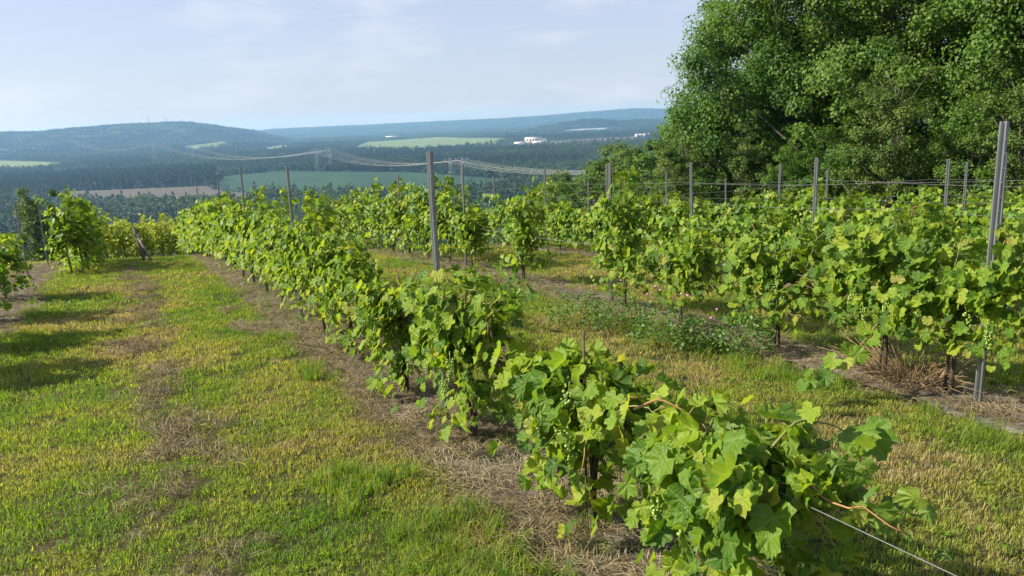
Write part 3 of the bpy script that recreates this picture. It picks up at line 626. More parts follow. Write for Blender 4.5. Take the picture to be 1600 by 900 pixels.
for row, nm, pxs, cnt in (('C', 'third', (1575, 1276), 6), ('D', 'fourth', (1485, 1219), 6), ('E', 'fifth', (1513, 1293), 6)):
    ss = [s_top(row, v) for v in pxs]; stp = float(np.clip(ss[1] - ss[0], 2.5, 6)); ss += [ss[1] + stp * (k + 1) for k in range(cnt - 2)]
    for q, v in enumerate(ss): post(row, v, 1.95, 'thin grey post in the %s row, %s from its right end' % (nm, ORD[q]), lean=(.02 * math.sin(q * 2.1), .015))
post_px('L', (45, 437), (37, 316), 'grey steel post at the left edge before the left vines')
for q, s in enumerate([4.6]): post('L', s, 1.9, 'grey post hidden in the left vines, beyond the edge post')
p = np.array(on_ground(226, 409))
t = thing('end_post', gz(p[0], p[1]), 'leaning dark wooden end post where the grass alley ends', 'post'); t.rotation_euler = (-.1, -.16, .4)
H = .95
obj('pole', MB().tube([(0, 0, -.3), (0, 0, H)], [.045, .04], 9).mesh('pole', 'old_wood'), t); obj('brace', MB().tube([(.02, -.05, H * .75), (.25, -.7, -.2)], .035, 7).mesh('brace', 'old_wood'), t)

# ------------------------------------------------------------------ wires
def wire(row, s0, s1, h, n, label, r_=.0024, sag=.03, step=4.2, wob=0.0):
    ss = np.arange(s0, s1 + .01, .35); P = []
    for s in ss:
        x, y = rp_(row, s, n); u_ = ((s - s0) % step) / step; P.append((x, y, float(G(x, y)) + h - sag * 4 * u_ * (1 - u_) + wob * math.sin(s * 1.3)))
    o = obj('trellis_wire', MB().tube(P, r_, 5).mesh('trellis_wire', 'wire_metal')); tag(o, label, 'wire', 'trellis wires')
sA_wire = s_of('A', 905, 790)
wire('A', -5.0, 22,   .685, -.03, 'left one of the two white wires along the near row', .0018, .01)
wire('A', sA_wire, 22, .70, .03, 'right one of the two white wires along the near row', .0018, .01)
wire('B', -3.0, 22, .80, .0, 'low white wire along the second row', .0034)
for row, nm in (('C', 'third'), ('D', 'fourth'), ('E', 'fifth')):
    for h, hn in ((1.25, 'middle'), (1.6, 'top')): wire(row, -5, 26, h, 0, '%s white wire along the %s row' % (hn, nm), .0024, .05, 4.3)
wire('L', -10, 8, .8, 0, 'low wire along the left row'); 

# ------------------------------------------------------------------ grape leaf, bunch and vine building
def leaf_template(fine, seed):
    rg = np.random.default_rng(seed)
    # outline radius by angle from the tip direction, right half then mirrored (palmate, toothed)
    ang = np.array([0, 9, 17, 25, 33, 42, 52, 62, 72, 84, 97, 110, 124, 138, 151, 163])
    rd = np.array([1.0, .88, .90, .78, .82, .95, .85, .86, .72, .76, .86, .76, .76, .68, .60, .34])
    if not fine: ang, rd = ang[[0, 3, 5, 8, 10, 13, 15]], rd[[0, 3, 5, 8, 10, 13, 15]]
    a = np.radians(np.concatenate([ang, -ang[1:][::-1]])); q = np.concatenate([rd, rd[1:][::-1]]) * (1 + rg.normal(0, .05, len(a)))
    O = np.stack([np.sin(a) * q * .55, np.cos(a) * q * .55, a * 0], 1)
    n = len(O); m_ = 8 if fine else 5; ai = np.linspace(0, 2 * math.pi, m_, endpoint=False)
    ctr = np.zeros((1, 3))
    cup, fold, curl = rg.uniform(-.35, .25), rg.uniform(.05, .45), rg.uniform(.1, .6)
    if fine:
        I = np.stack([np.interp(ai, np.sort(a % (2 * math.pi)), q[np.argsort(a % (2 * math.pi))]) * .5 * .55 * np.sin(ai), np.interp(ai, np.sort(a % (2 * math.pi)), q[np.argsort(a % (2 * math.pi))]) * .5 * .55 * np.cos(ai), ai * 0], 1)
        V = np.vstack([ctr, I, O]); F = [[0, 1 + k, 1 + (k + 1) % m_] for k in range(m_)]
        aa_ = a % (2 * math.pi); near = np.round(aa_ / (2 * math.pi) * m_).astype(int) % m_
        for k in range(n):
            k2 = (k + 1) % n
            if k2 == 0 or True:
                i1, i2 = near[k], near[k2]
                if k == len(ang) - 1: continue          # the notch at the stalk stays open
                F.append([1 + m_ + k, 1 + m_ + k2, 1 + i1])
                if i1 != i2: F.append([1 + m_ + k2, 1 + i2, 1 + i1])
    else:
        V = np.vstack([ctr, O]); F = [[0, 1 + k, 1 + (k + 1) % n] for k in range(n) if k != len(ang) - 1]
    x, y = V[:, 0].copy(), V[:, 1].copy(); rr_ = np.hypot(x, y)
    V[:, 2] = fold * np.abs(x) * .8 + cup * rr_ ** 2 * 1.2 - curl * np.clip(y, 0, 1) ** 2 * .9 + .05 * np.sin(np.arctan2(x, y) * 6 + rg.random() * 6) * rr_ * 1.6
    F = np.array(F)
    # make every face point up
    nrm = np.cross(V[F[:, 1]] - V[F[:, 0]], V[F[:, 2]] - V[F[:, 0]])[:, 2]; F[nrm < 0] = F[nrm < 0][:, ::-1]
    return V, F, np.stack([x, y], 1)
FINE = [leaf_template(True, 100 + q) for q in range(8)]; LOW = [leaf_template(False, 200 + q) for q in range(3)]
LEAF_ME = [mat_of(mesh_np('leaf', *FINE[q][:2], FINE[q][2], {'tint': np.full(len(FINE[q][0]), .0)}), 'vine_leaf') for q in range(8)]
DRY_ME = []
for q in range(3):
    v = FINE[q][0].copy(); v[:, 2] += np.sin(v[:, 0] * 14) * .10 + np.cos(v[:, 1] * 11) * .09; v[:, 0] *= .55
    DRY_ME.append(mat_of(mesh_np('leaf', v, FINE[q][1], FINE[q][2], {'tint': np.zeros(len(v))}), 'withered_leaf'))
bm = bmesh.new(); bmesh.ops.create_icosphere(bm, subdivisions=2, radius=1); IV = np.array([v.co[:] for v in bm.verts]); IF = np.array([[v.index for v in f.verts] for f in bm.faces]); bm.free()
BUNCH = []
for q in range(3):
    m = MB()
    for k in range(34):
        u_ = R.random(); a = R.random() * 6.283; r_ = .032 * (1 - u_ * .75) * math.sqrt(R.random() * .7 + .3)
        m.add(IV * R.uniform(.0062, .0088) + np.array([r_ * math.cos(a), r_ * math.sin(a), -.01 - u_ * .13]), IF)
    m.tube([(0, 0, .05), (0.004, 0, 0), (0, .003, -.12)], [.0025, .002, .001], 4)
    BUNCH.append(m.mesh('grape_bunch', 'grape'))
NLEAFOBJ = 0
def vine_shape(row, L, hw, top, bot, th, nleaf, rg, nc=16):
    """canes and leaf frames in row coordinates turned to the world: origin at the vine's foot"""
    d = ROWS[row][1]; e = np.array([d[0], d[1], 0]); nn = np.array([d[1], -d[0], 0]); up = np.array([0, 0, 1.])
    canes = []; Ps, Ns, Ts, Ss = [], [], [], []; per = max(4, int(nleaf / nc))
    for c in range(nc):
        s0 = rg.uniform(-L, L) * .9; side = -1 if c % 2 else 1; lat = side * rg.uniform(.06, th)
        zt = rg.uniform(hw + .35 * (top - hw), top) if c % 4 < 2 else rg.uniform(bot, hw * .85); ap = max(zt, hw) + rg.uniform(.05, .22); ap = min(ap, top + .06)
        if c % 6 == 0: zt = top * rg.uniform(1.0, 1.16); ap = zt; lat *= .4
        st = e * s0 + up * (hw + rg.normal(0, .04)); en = e * (s0 + rg.uniform(-.38, .38)) + nn * lat + up * zt
        ct = (st + en) / 2 + up * (ap - (st[2] + en[2]) / 2) * 1.3 - nn * lat * .15
        t = np.linspace(0, 1, 9)[:, None]; P = (1 - t) ** 2 * st + 2 * t * (1 - t) * ct + t ** 2 * en
        P[1:-1] += rg.normal(0, .012, (7, 3)); canes.append(P)
        tt = np.clip((np.arange(per) + rg.uniform(-.3, .3, per)) / per * .92 + .08, 0, 1)
        q = np.stack([np.interp(tt, t[:, 0], P[:, k]) for k in range(3)], 1)
        off = nn[None] * (side * rg.uniform(.0, .13, per) + rg.normal(0, .05, per))[:, None] + e[None] * rg.normal(0, .085, per)[:, None] + up[None] * rg.normal(0, .05, per)[:, None]
        q = q + off
        N = nn[None] * (np.sign((q @ nn))[:, None] * .75) + up * .55 + np.array(SUN)[None] * .35 + rg.normal(0, .48, (per, 3))
        T = nn[None] * (np.sign((q @ nn))[:, None] * .45) - up * .75 + rg.normal(0, .5, (per, 3))
        Ps.append(q); Ns.append(N); Ts.append(T); Ss.append((.06 + .115 * rg.random(per) ** .8) * (1.12 - .45 * tt))
    m = nleaf // 4; q = np.stack([rg.uniform(-L, L, m), rg.uniform(-1, 1, m) * th * .8, bot + (top - bot) * .85 * rg.random(m)], 1)
    q = e[None] * q[:, :1] + nn[None] * q[:, 1:2] + up * q[:, 2:]; sg = np.sign(q @ nn)[:, None]
    Ps.append(q); Ns.append(nn * sg * .75 + up * .5 + SUN[None] * .3 + rg.normal(0, .5, (m, 3))); Ts.append(nn * sg * .4 - up * .8 + rg.normal(0, .5, (m, 3))); Ss.append(rg.uniform(.06, .15, m))
    return canes, np.vstack(Ps), basis(np.vstack(Ns), np.vstack(Ts)), np.concatenate(Ss), e, nn
def vine(row, s, L, top, label, bot=.22, th=.32, nleaf=330, nind=250, hw=.66, bunches=5, mat='vine_leaf_far', stake=False, dry=3, group=None, n=0.0, nc=16, bigger=1.0):
    global NLEAFOBJ
    rg = np.random.default_rng(int(abs(s) * 977 + ord(row) * 131 + 5)); x, y = rp_(row, s, n); base = np.array(gz(x, y))
    t = thing('grapevine', base, label, 'grapevine', group)
    canes, P, B_, S, e, nn = vine_shape(row, L, hw, top, bot, th, nleaf, rg, nc); S = S * bigger
    # trunk with cordon arms
    m = MB(); u_ = np.linspace(0, 1, 8)
    for k in range(2):
        wob = np.stack([np.sin(u_ * 5 + k * 2 + s) * .03, np.cos(u_ * 4 + s) * .03, 0 * u_], 1) * u_[:, None]
        m.tube(np.stack([0 * u_, 0 * u_, -.05 + u_ * (hw + .03)], 1) + wob + e[None] * (k * .05 * (1 - u_))[:, None], .019 - .008 * u_ - k * .005, 7)
    for sg in (-1, 1):
        q = np.linspace(0, 1, 7)[:, None]; m.tube(np.array([0, 0, hw - .04]) + e * sg * L * .95 * q + np.array([0, 0, 1]) * (.05 * np.sin(q * 3)) + nn * .02 * np.sin(q * 7), (.013 - .006 * q)[:, 0], 6)
    obj('trunk', m.mesh('trunk', 'bark'), t)
    near = y < 9
    if near:
        for c in canes: obj('cane', MB().tube(c, np.linspace(.0048, .002, len(c)), 5).mesh('cane', 'cane' if rg.random() < .7 else 'red_cane'), t)
    else:
        m = MB()
        for c in canes[::2]: m.tube(c, np.linspace(.005, .002, len(c)), 4)
        obj('canes', m.mesh('canes', 'cane'), t)['kind'] = 'stuff'
    W = P + base; dist = np.linalg.norm(W, axis=1); order = np.argsort(dist); ind, rest = order[:nind], order[nind:]
    for k in ind:
        o = bpy.data.objects.new('leaf', LEAF_ME[rg.integers(8)]); COL.objects.link(o); o.parent = t
        M = np.eye(4); M[:3, :3] = B_[k] * S[k] * np.array([rg.uniform(.6, 1.05), rg.uniform(.85, 1.1), rg.uniform(.5, 2.4)]); M[:3, 3] = P[k]; o.matrix_basis = Matrix(M.tolist()); NLEAFOBJ += 1
    if len(rest):
        tv, tf, tuv = FINE[rg.integers(8)] if near else LOW[rg.integers(3)]
        me = scatter_mesh('foliage', tv, tf, tuv, P[rest], B_[rest], S[rest], rg.random(len(rest))); o = obj('foliage', mat_of(me, 'vine_leaf' if near else mat), t); o['kind'] = 'stuff'
    for k in rg.choice(len(P), dry, False) if dry else []:
        o = obj('leaf', DRY_ME[rg.integers(3)], t); M = np.eye(4); M[:3, :3] = B_[k] * S[k] * .8; M[:3, 3] = P[k] + nn * .02; o.matrix_basis = Matrix(M.tolist()); o['label'] = 'withered brown leaf'
    for k in range(bunches):
        o = obj('grape_bunch', BUNCH[rg.integers(3)], t); sd = -1 if k % 4 else 1
        o.location = e * rg.uniform(-L, L) * .9 + nn * sd * rg.uniform(th * .5, th * .9) + np.array([0, 0, rg.uniform(hw - .18, hw + .16)]); o.rotation_euler = (rg.normal(0, .15), rg.normal(0, .15), rg.random() * 6); q = rg.uniform(.75, 1.0); o.scale = (q, q, q)
    if stake:
        p = base + e * .12 + nn * .03; st = thing('vine_stake', p, 'thin dark stake beside the ' + label.replace('grapevine', 'vine', 1), 'stake', 'vine stakes')
        obj('rod', MB().tube([(0, 0, -.2), (.005, .01, .98)], [.0065, .006], 6).mesh('rod', 'rusty_rod'), st); obj('tie', MB().tube([(.02 * math.cos(a), .02 * math.sin(a), .6) for a in np.linspace(0, 6.2, 9)], .0025, 4).mesh('tie', 'straw_tie'), st)
    return t
noise_mat('straw_tie', [(.3, (.3, .25, .16)), (.7, (.4, .34, .22))], 20, .8, 0)
GA = 'vines of the near row'; GB = 'vines of the second row'
def sA(px): # distance along the near row where its wire crosses the photo column
    ss = np.linspace(-5, 30, 3000); q = np.array([rp_('A', s) for s in ss]); z = G(q[:, 0], q[:, 1]) + .6
    P = np.c_[q, z]; xx = 800 + F_PX * (P @ _r) / (P @ _f); ok = (P @ _f) > .3
    return float(ss[ok][np.argmin(np.abs(xx[ok] - px))])
s_first = sA(1130)
for px, L, top, nm, ni in ((1150, .30, .68, 'sprawling grapevine in the near row nearest the camera', 300), (925, .28, .72, 'grapevine in the near row between the two wire gaps', 300),
                           (735, .42, 1.0, 'broad grapevine in the near row below the tall centre post', 300), (628, .26, .82, 'grapevine in the near row just beyond the tall centre post', 260), (545, .46, 1.06, 'upright grapevine in the near row left of the stake', 300)):
    vine('A', sA(px), L, top, nm, bot=.12, th=.34, nleaf=int(590 * min(1, (L + .12) / .5)), nind=ni, hw=.66, bunches=7, stake=px < 1100, dry=11, group=GA, nc=24)
s = sA(545) + 1.2; q = 0
while s < 26:
    y = rp_('A', s)[1]; ni = 220 if y < 11 else 110 if y < 15 else 30 if y < 18 else 0
    vine('A', s, .72, 1.32 + .1 * math.sin(q * 1.9), 'grapevine in the near row, %s beyond the upright one' % ORD[q], bot=.26, th=.36, nleaf=520, nind=ni, hw=.75, bunches=3 if y < 14 else 0, dry=2, group=GA, bigger=1 if y < 14 else 1.1); s += 1.32; q += 1
BV = [((1590, 600), .5, 1.15, 'grapevine in the second row right of the tall right hand post', 250), ((1385, 592), .5, 1.3, 'bushy grapevine in the second row above the dry grass clump', 280), ((1215, 548), .46, 1.1, 'grapevine in the second row left of the dry grass clump', 260),
      ((1085, 505), .35, 1.0, 'small grapevine in the second row beside the clover', 160), ((1012, 480), .4, 1.5, 'tall bushy grapevine in the second row by the slope trees', 260), ((850, 438), .55, 1.4, 'bushy grapevine in the second row with a high leaning shoot', 240), ((745, 420), .4, 1.0, 'low yellowish grapevine in the second row behind the leaning post', 120)]
for (p, L, top, nm, ni) in BV: vine('B', s_of('B', *p), L, top, nm, bot=.42 if p[0] > 1300 else .27, th=.33, nleaf=560, nind=ni, hw=.72, bunches=6 if p[0] > 1000 else 2, dry=3, group=GB)
s = s_of('B', 745, 420) + 1.2; q = 0
while s < 24:
    y = rp_('B', s)[1]; vine('B', s, .72, 1.5 + .15 * math.sin(q * 2.3), 'grapevine in the second row, %s beyond the leaning post' % ORD[q], bot=.2, th=.38, nleaf=520, nind=40 if y < 18 else 0, hw=.75, bunches=0, dry=1, group=GB, bigger=1.1); s += 1.35; q += 1
for row, nm, s0, s1, top in (('C', 'third', -4.5, 20, 1.02), ('D', 'fourth', -4, 20, 1.1), ('E', 'fifth', -5, 18, 1.15)):
    s = s0; q = 0
    while s < s1:
        y = rp_(row, s)[1]; vine(row, s, .76, top + .18 * math.sin(q * 1.7 + ord(row)), 'grapevine in the %s row, %s from its right end' % (nm, ORD[q]), bot=.15, th=.4, nleaf=520, nind=110 if (row == 'C' and y < 14) else 0, hw=.75, bunches=0, dry=1, group='vines of the %s row' % nm, bigger=1.1); s += 1.4; q += 1
# left row: gaps between its vines throw broken shadows over the alley
LV = [(-9.6, .5, .95, 0), (-7.9, .5, .95, 0), (-5.9, .4, .95, 0), (-3.4, .45, .95, 0), (.6, .4, 1.6, .75), (1.4, .5, 1.45, .95), (2.3, .5, 1.3, 1.0), (3.2, .5, 1.2, 1.0), (4.4, .6, 1.4, .9), (5.6, .7, 1.4, .9), (6.9, .7, 1.4, .9)]
for q, (s, L, tp_, n_) in enumerate(LV):
    vine('L', s, L, tp_, 'grapevine in the left row, %s from its near end' % ORD[q], bot=.05 if s > 0 else .15, th=.45, nleaf=560, nind=0, hw=.7, bunches=0, dry=1, group='vines of the left row', bigger=1.1, n=n_)
# yellow green block beyond the crest of the alley
p0 = at_depth(125, 380, 29.5); p1 = at_depth(330, 372, 30); ROWS['F'] = (p0[:2], AD); lat_ = float((p1 - p0)[:2] @ AN); alg_ = float((p1 - p0)[:2] @ AD); ln_ = float(np.linalg.norm((p1 - p0)[:2]))
ROWS['H'] = (p0[:2] + AD * 2.2 + AN * .4, AD)
for row, nm in (('F', 'front'), ('H', 'rear')):
    for q in range(7):
        vine(row, alg_ * (q + .3) / 7, .9, 1.6 + .15 * math.sin(q * 2.1), 'yellow green grapevine beyond the alley end, %s from left in the %s line' % (ORD[q], nm), bot=.02, th=.5, nleaf=700, nind=0, hw=.8, bunches=0, mat='vine_leaf_yellow', dry=0, group='yellow green vines beyond the alley', bigger=1.05, n=lat_ * (q + .3) / 7)
print('leaf objects', NLEAFOBJ)

# long shoots reaching out with large single leaves
def shoot(P, sizes, label, mat='cane', seed=1, red=False):
    rg = np.random.default_rng(seed); P = np.array(P, float); base = P[0].copy(); t = thing('vine_shoot', base, label, 'vine shoot')
    u_ = np.linspace(0, 1, 14); k = np.linspace(0, 1, len(P)); C = np.stack([np.interp(u_, k, P[:, q]) for q in range(3)], 1) - base; C[1:-1] = (C[:-2] + C[1:-1] * 2 + C[2:]) / 4
    obj('cane', MB().tube(C, np.linspace(.0055, .0026, 14), 6).mesh('cane', 'red_cane' if red else 'cane'), t)
    for q, (f_, sz) in enumerate(sizes):
        c = np.array([np.interp(f_, u_, C[:, a]) for a in range(3)]); d = rg.normal(0, 1, 3) * np.array([1, 1, .3]); d /= np.linalg.norm(d); e_ = c + d * .05 + np.array([0, 0, .02])
        lf = obj('leaf', LEAF_ME[rg.integers(8)], t); Bm = basis(np.array([[-.45, -.35, .75]]) + rg.normal(0, .25, (1, 3)), np.array([[d[0], d[1], -.5]]))[0]
        M = np.eye(4); M[:3, :3] = Bm * sz; M[:3, 3] = e_; lf.matrix_basis = Matrix(M.tolist())
        obj('petiole', MB().tube([c, (c + e_) / 2 + np.array([0, 0, .008]), e_], [.002, .0018, .0015], 5).mesh('petiole', 'red_cane'), t)
yA = rp_('A', sA(1180))[1]
shoot([at_depth(1205, 700, yA), at_depth(1245, 655, yA + .05), at_depth(1300, 662, yA + .1), at_depth(1345, 690, yA + .12)], [(.55, .1), (.85, .17), (.97, .19)], 'shoot with large dark leaves reaching right from the nearest vine', seed=4)
shoot([at_depth(990, 640, yA + .4), at_depth(1030, 622, yA + .4), at_depth(1075, 645, yA + .35), at_depth(1095, 672, yA + .3)], [(.3, .1), (.7, .09)], 'reddish bent shoot above the wire of the near row', seed=6, red=True)
yB = rp_('B', s_of('B', 1385, 592))[1] - .35
shoot([at_depth(1375, 500, yB), at_depth(1345, 540, yB - .1), at_depth(1310, 575, yB - .25), at_depth(1262, 600, yB - .4)], [(.12, .15), (.22, .17), (.32, .16), (.42, .18), (.5, .17), (.58, .15), (.66, .16), (.74, .13), (.82, .15), (.9, .15), (.96, .12), (1, .12)], 'drooping leafy shoot hanging from the bushy second row vine', seed=9)
shoot([at_depth(840, 330, rp_('B', s_of('B', 850, 438))[1]), at_depth(850, 300, rp_('B', s_of('B', 850, 438))[1]), at_depth(862, 284, rp_('B', s_of('B', 850, 438))[1])], [(.3, .13), (.6, .12), (.9, .08)], 'high leaning shoot above the second row against the valley', seed=12)

# ------------------------------------------------------------------ clover weeds, dry grass clump
def clover(px, py, r_, h, q, lb):
    x, y = on_ground(px, py); t = thing('clover_clump', gz(x, y), lb, 'clover', 'clover clumps beside the second row'); n = 560
    a = R.random(n) * 6.283; rr_ = r_ * np.sqrt(R.random(n)); h *= 1.3; z = h * (1 - (rr_ / r_) ** 2 * .6) * R.uniform(.25, 1, n) ; P = np.stack([rr_ * np.cos(a), rr_ * np.sin(a), z], 1)
    obj('foliage', mat_of(scatter_mesh('foliage', QV, QF, QUV, P, basis(np.array([[0, 0, .8]]) + R.normal(0, .5, (n, 3)), R.normal(0, 1, (n, 3))), R.uniform(.03, .05, n), R.random(n)), 'weed_leaf'), t)['kind'] = 'stuff'
    m = MB()
    for k in range(26): m.tube([(P[k, 0] * .3, P[k, 1] * .3, -.02), P[k]], [.003, .0015], 4)
    obj('stems', m.mesh('stems', 'cane'), t)
    for k in range(q):
        o = obj('flower', MB().add(IV * np.array([.014, .014, .012]) * (1 + .2 * R.normal(0, 1, (len(IV), 1)) * .6), IF).mesh('flower', 'flower'), t); o.location = P[k] * np.array([1, 1, 0]) + np.array([0, 0, h + .03])
for (px, py, r_, h, q, lb) in ((905, 510, .38, .36, 0, 'leafy clover clump farthest left beside the second row'), (965, 520, .36, .42, 2, 'clover clump in the middle left of the second row edge'), (1035, 545, .34, .42, 5, 'clover clump with pink flowers before the small vine'), (1090, 548, .26, .28, 2, 'small clover clump left of the grey mulch'), (1165, 556, .28, .4, 0, 'clover clump at the foot of the second row vine')): clover(px, py, r_, h, q, lb)
x, y = on_ground(1425, 598); t = thing('dry_grass_clump', gz(x, y), 'straw coloured dry grass clump under the bushy second row vine', 'dry grass')
Ps, n = MB(), 260
for k in range(n):
    a = R.random() * 6.283; q = R.random() ** .6 * .27; l_ = R.uniform(.25, .62); d = np.array([math.cos(a) * R.uniform(.2, 1.1), math.sin(a) * R.uniform(.2, 1.1), R.uniform(.25, 1)]); d /= np.linalg.norm(d); p = np.array([q * math.cos(a), q * math.sin(a), -.01])
    Ps.tube([p, p + d * l_ * .6, p + d * l_ + np.array([0, 0, -.08])], [.0035, .003, .0015], 3)
obj('stalks', Ps.mesh('stalks', 'dry_stalk'), t)['kind'] = 'stuff'

# ------------------------------------------------------------------ grass and straw
def blade_tuft(nb, spread, h0, h1, wdt, bend):
    V, F = [], []
    for k in range(nb):
        a, q = R.random() * 6.283, spread * math.sqrt(R.random()); p = np.array([q * math.cos(a), q * math.sin(a), -.004]); f_ = R.random() * 6.283; dr = np.array([math.cos(f_), math.sin(f_), 0]); sd_ = np.array([-dr[1], dr[0], 0]); h = R.uniform(h0, h1); bd = R.uniform(.15, bend); w_ = wdt * R.uniform(.7, 1.2); i0 = len(V)
        V += [p - sd_ * w_, p + sd_ * w_, p + dr * h * bd * .35 + sd_ * w_ * .8 + np.array([0, 0, h * .6]), p + dr * h * bd * .35 - sd_ * w_ * .8 + np.array([0, 0, h * .6]), p + dr * h * bd + np.array([0, 0, h * (1 - bd * .35)])]
        F += [[i0, i0 + 1, i0 + 2], [i0, i0 + 2, i0 + 3], [i0 + 3, i0 + 2, i0 + 4]]
    V = np.array(V); return mesh_np('tuft', V, np.array(F), V[:, :2], {'tint': np.repeat(R.random(nb), 5)})
def flat_tuft(nb, spread, l0, l1, wdt, lift):
    V, F = [], []
    for k in range(nb):
        a, q = R.random() * 6.283, spread * math.sqrt(R.random()); p = np.array([q * math.cos(a), q * math.sin(a), R.random() * lift]); f_ = R.random() * 6.283; dr = np.array([math.cos(f_), math.sin(f_), R.normal(0, .18)]); sd_ = np.array([-math.sin(f_), math.cos(f_), R.normal(0, .3)]) * wdt; l_ = R.uniform(l0, l1); md = p + dr * l_ * .5 + np.array([0, 0, R.uniform(0, lift)]); i0 = len(V)
        V += [p - sd_, p + sd_, md + sd_, md - sd_, p + dr * l_]; F += [[i0, i0 + 1, i0 + 2], [i0, i0 + 2, i0 + 3], [i0 + 3, i0 + 2, i0 + 4]]
    V = np.array(V); V[:, 2] = np.maximum(V[:, 2], .001); return mesh_np('straw', V, np.array(F), V[:, :2], {'tint': np.repeat(R.random(nb), 5)})
GP = [proto('grass', mat_of(blade_tuft(26, .07, .018, .05, .0024, 1.0), 'grass_blade')) for _ in range(4)]
TP = [proto('grass', mat_of(blade_tuft(22, .06, .08, .22, .0028, .9), 'grass_blade')) for _ in range(3)]
SP_ = [proto('straw', mat_of(flat_tuft(26, .10, .05, .16, .0016, .02), 'straw')) for _ in range(3)]
def rowdist(x, y):
    d = np.full(len(x), 9.)
    for k in 'ABCLDE':
        p, dr = ROWS[k]; d = np.minimum(d, np.abs((x - p[0]) * dr[1] - (y - p[1]) * dr[0]))
    return d
xs, ys, ss = [], [], []
for r0, r1, dens, sc in ((1.0, 4, 420, .9), (4, 7, 300, 1.0), (7, 12, 150, 1.25), (12, 20, 60, 1.7), (20, 36, 22, 2.4)):
    n = int(rad(96) / 2 * (r1 ** 2 - r0 ** 2) * dens); r_ = np.sqrt(R.uniform(r0 ** 2, r1 ** 2, n)); a = np.radians(R.uniform(-48, 48, n)); xs.append(r_ * np.sin(a)); ys.append(r_ * np.cos(a)); ss.append(np.full(n, sc))
x = np.concatenate(xs); y = np.concatenate(ys); sc = np.concatenate(ss); n = len(x)
rd_ = rowdist(x, y); alley = nrow(x, y)
dry = fbm(x, y, 1.1, 41); trk = np.exp(-((alley + 1.82 + .1 * np.sin(y * .9)) / .22) ** 2) * (fbm(x, y, .45, 51) > .47) * np.clip((15 - y) / 6, 0, 1)
keep = (R.random(n) < np.clip((rd_ - .25) / .3, 0.06, 1)) & (R.random(n) > trk * .7)
x, y, sc, rd_, alley, dry, trk = [q[keep] for q in (x, y, sc, rd_, alley, dry, trk)]; n = len(x)
tint = np.clip((dry - .5) * 1.7 + .47 + R.normal(0, .16, n) + trk * .4 + .12 * np.clip((y - 4) / 10, 0, .5), 0, 1)
rot = np.stack([R.normal(0, .12, n), R.normal(0, .12, n), R.random(n) * 6.283], 1); scl = np.stack([sc, sc, np.minimum(sc, 1.5) * R.uniform(.7, 1.3, n)], 1)
gn_scatter('grass', GP, np.stack([x, y, G(x, y)], 1), rot, scl, tint, R.integers(0, 4, n), 'short mown grass of the alleys with dry patches'); print('grass', n)
# taller grass beside the strips and in odd tufts
def along(row, s0, s1, n, lo, hi):
    s = R.uniform(s0, s1, n); t = R.uniform(lo, hi, n) ; p, d = ROWS[row]; return p[0] + d[0] * s + d[1] * t, p[1] + d[1] * s - d[0] * t
xs, ys = [], []
for row, s0, s1, n, lo, hi in (('A', -4.8, -.2, 900, -1.1, -.40), ('A', -.2, 4, 260, -.7, -.35), ('A', -5, 12, 260, -.4, .4), ('A', -4.5, 22, 350, .42, .8), ('A', 8, 24, 400, -.8, -.4), ('B', -3, 4, 420, -.95, -.4), ('B', 3, 22, 700, -.9, .8), ('B', -3, 3, 160, .4, 1.0), ('C', -4, 20, 500, -.8, .8), ('L', -12, 7, 420, .4, .9)):
    a, b_ = along(row, s0, s1, n, lo, hi); k = fbm(a, b_, .8, 61) > .45; xs.append(a[k]); ys.append(b_[k])
a, b_ = sector(2.0, 14, .36, 46, 0); k = fbm(a, b_, 1.3, 71) > .66; xs.append(a[k]); ys.append(b_[k])
x = np.concatenate(xs); y = np.concatenate(ys); k = np.hypot(x, y) > 1.3; x, y = x[k], y[k]; n = len(x); s = R.uniform(.35, .85, n)
gn_scatter('tall_grass', TP, np.stack([x, y, G(x, y)], 1), np.stack([R.normal(0, .15, n), R.normal(0, .15, n), R.random(n) * 6.283], 1), np.stack([s, s, s], 1), np.clip(R.normal(.3, .22, n), 0, 1), R.integers(0, 3, n), 'taller green grass tufts along the vine rows')
m_ = []
for _ in range(2):
    k = 9; a = R.random(k) * 6.283; el = R.uniform(.15, .7, k); T = np.stack([np.cos(a) * np.cos(el), np.sin(a) * np.cos(el), np.sin(el)], 1); Nn = np.stack([-np.cos(a) * np.sin(el), -np.sin(a) * np.sin(el), np.cos(el)], 1)
    m_.append(proto('weed', mat_of(scatter_mesh('weed', QV * np.array([.55, 1, 1]), QF, QUV, np.zeros((k, 3)), basis(Nn, T), R.uniform(.05, .10, k), R.random(k)), 'grass_blade')))
a, b_ = sector(2.0, 13, .26, 46, 0); k = (fbm(a, b_, 1.7, 77) > .57) & (rowdist(a, b_) > .3); x, y = a[k], b_[k]; n = len(x); s = R.uniform(.35, .75, n)
gn_scatter('broad_weeds', m_, np.stack([x, y, G(x, y) + .005], 1), np.stack([0 * x, 0 * x, R.random(n) * 6.283], 1), np.stack([s, s, s], 1), np.clip(R.normal(.08, .1, n), 0, 1), R.integers(0, 2, n), 'broad leaved weeds among the mown grass')
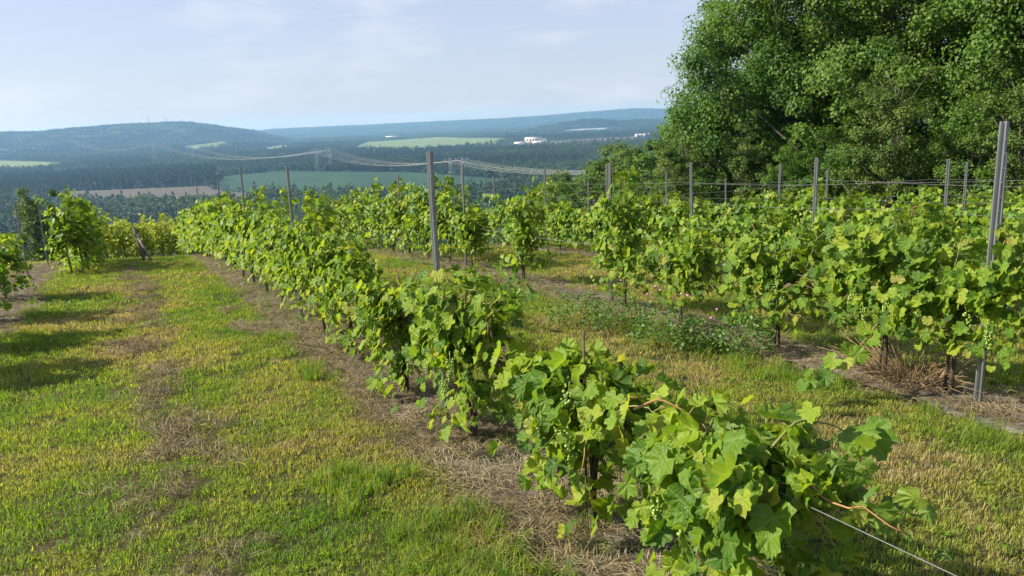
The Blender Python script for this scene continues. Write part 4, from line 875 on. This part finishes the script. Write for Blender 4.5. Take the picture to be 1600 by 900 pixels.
# straw and prunings
xs, ys = [], []
for row, s0, s1, n, lo, hi in (('A', -5, 6, 1800, -.42, .45), ('A', 6, 24, 1300, -.42, .45), ('B', -3, 10, 900, -.5, .5), ('B', 10, 22, 500, -.5, .5), ('L', -14, 7, 900, -.6, .55), ('C', -4, 16, 500, -.45, .45)):
    a, b_ = along(row, s0, s1, n, lo, hi); xs.append(a); ys.append(b_)
a, b_ = along('A', 3.5, 6.5, 420, -.85, -.4); k = fbm(a, b_, .7, 81) > .48; xs.append(a[k]); ys.append(b_[k])
nb_ = sum(len(q) for q in xs)
a, b_ = along('A', -6, 14, 8000, -2.6, -.7); m_ = np.exp(-((nrow(a, b_) + 1.82 + .1 * np.sin(b_ * .9)) / .24) ** 2) * (fbm(a, b_, .45, 51) > .50); k = R.random(len(a)) < m_; xs.append(a[k]); ys.append(b_[k])
x = np.concatenate(xs); y = np.concatenate(ys); n = len(x); s = R.uniform(.6, 1.15, n); cl = np.arange(n) >= nb_
k = np.hypot(x, y) > 1.2; x, y, s, cl = x[k], y[k], s[k], cl[k]; n = len(x)
gn_scatter('straw', SP_, np.stack([x, y, G(x, y) + .02], 1), np.stack([R.normal(0, .1, n), R.normal(0, .1, n), R.random(n) * 6.283], 1), np.stack([s * np.where(cl, .7, 1), s * np.where(cl, .7, 1), s * np.where(cl, 1.7, 1.2)], 1), np.clip(np.where(cl, R.normal(.5, .2, n), fbm(x, y, .6, 91) * 1.2 - .1 + R.normal(0, .15, n)), 0, 1), R.integers(0, 3, n), 'dry straw and clippings under the rows and along the alley')

# ------------------------------------------------------------------ haze
nt, ns, ls = nodes('haze'); pv = ns.new('ShaderNodeVolumePrincipled'); pv.inputs['Color'].default_value = (.28, .56, 1.0, 1); pv.inputs['Absorption Color'].default_value = (.4, .4, .4, 1); pv.inputs['Density'].default_value = .00011; pv.inputs['Anisotropy'].default_value = .2
o = ns.new('ShaderNodeOutputMaterial'); ls.new(pv.outputs[0], o.inputs['Volume'])
hz = obj('haze', MB().box((0, 0, 18), (15500, 15500, 130)).mesh('haze', 'haze', False)); tag(hz, 'thin blue summer haze filling the valley air', None, None, 'stuff')
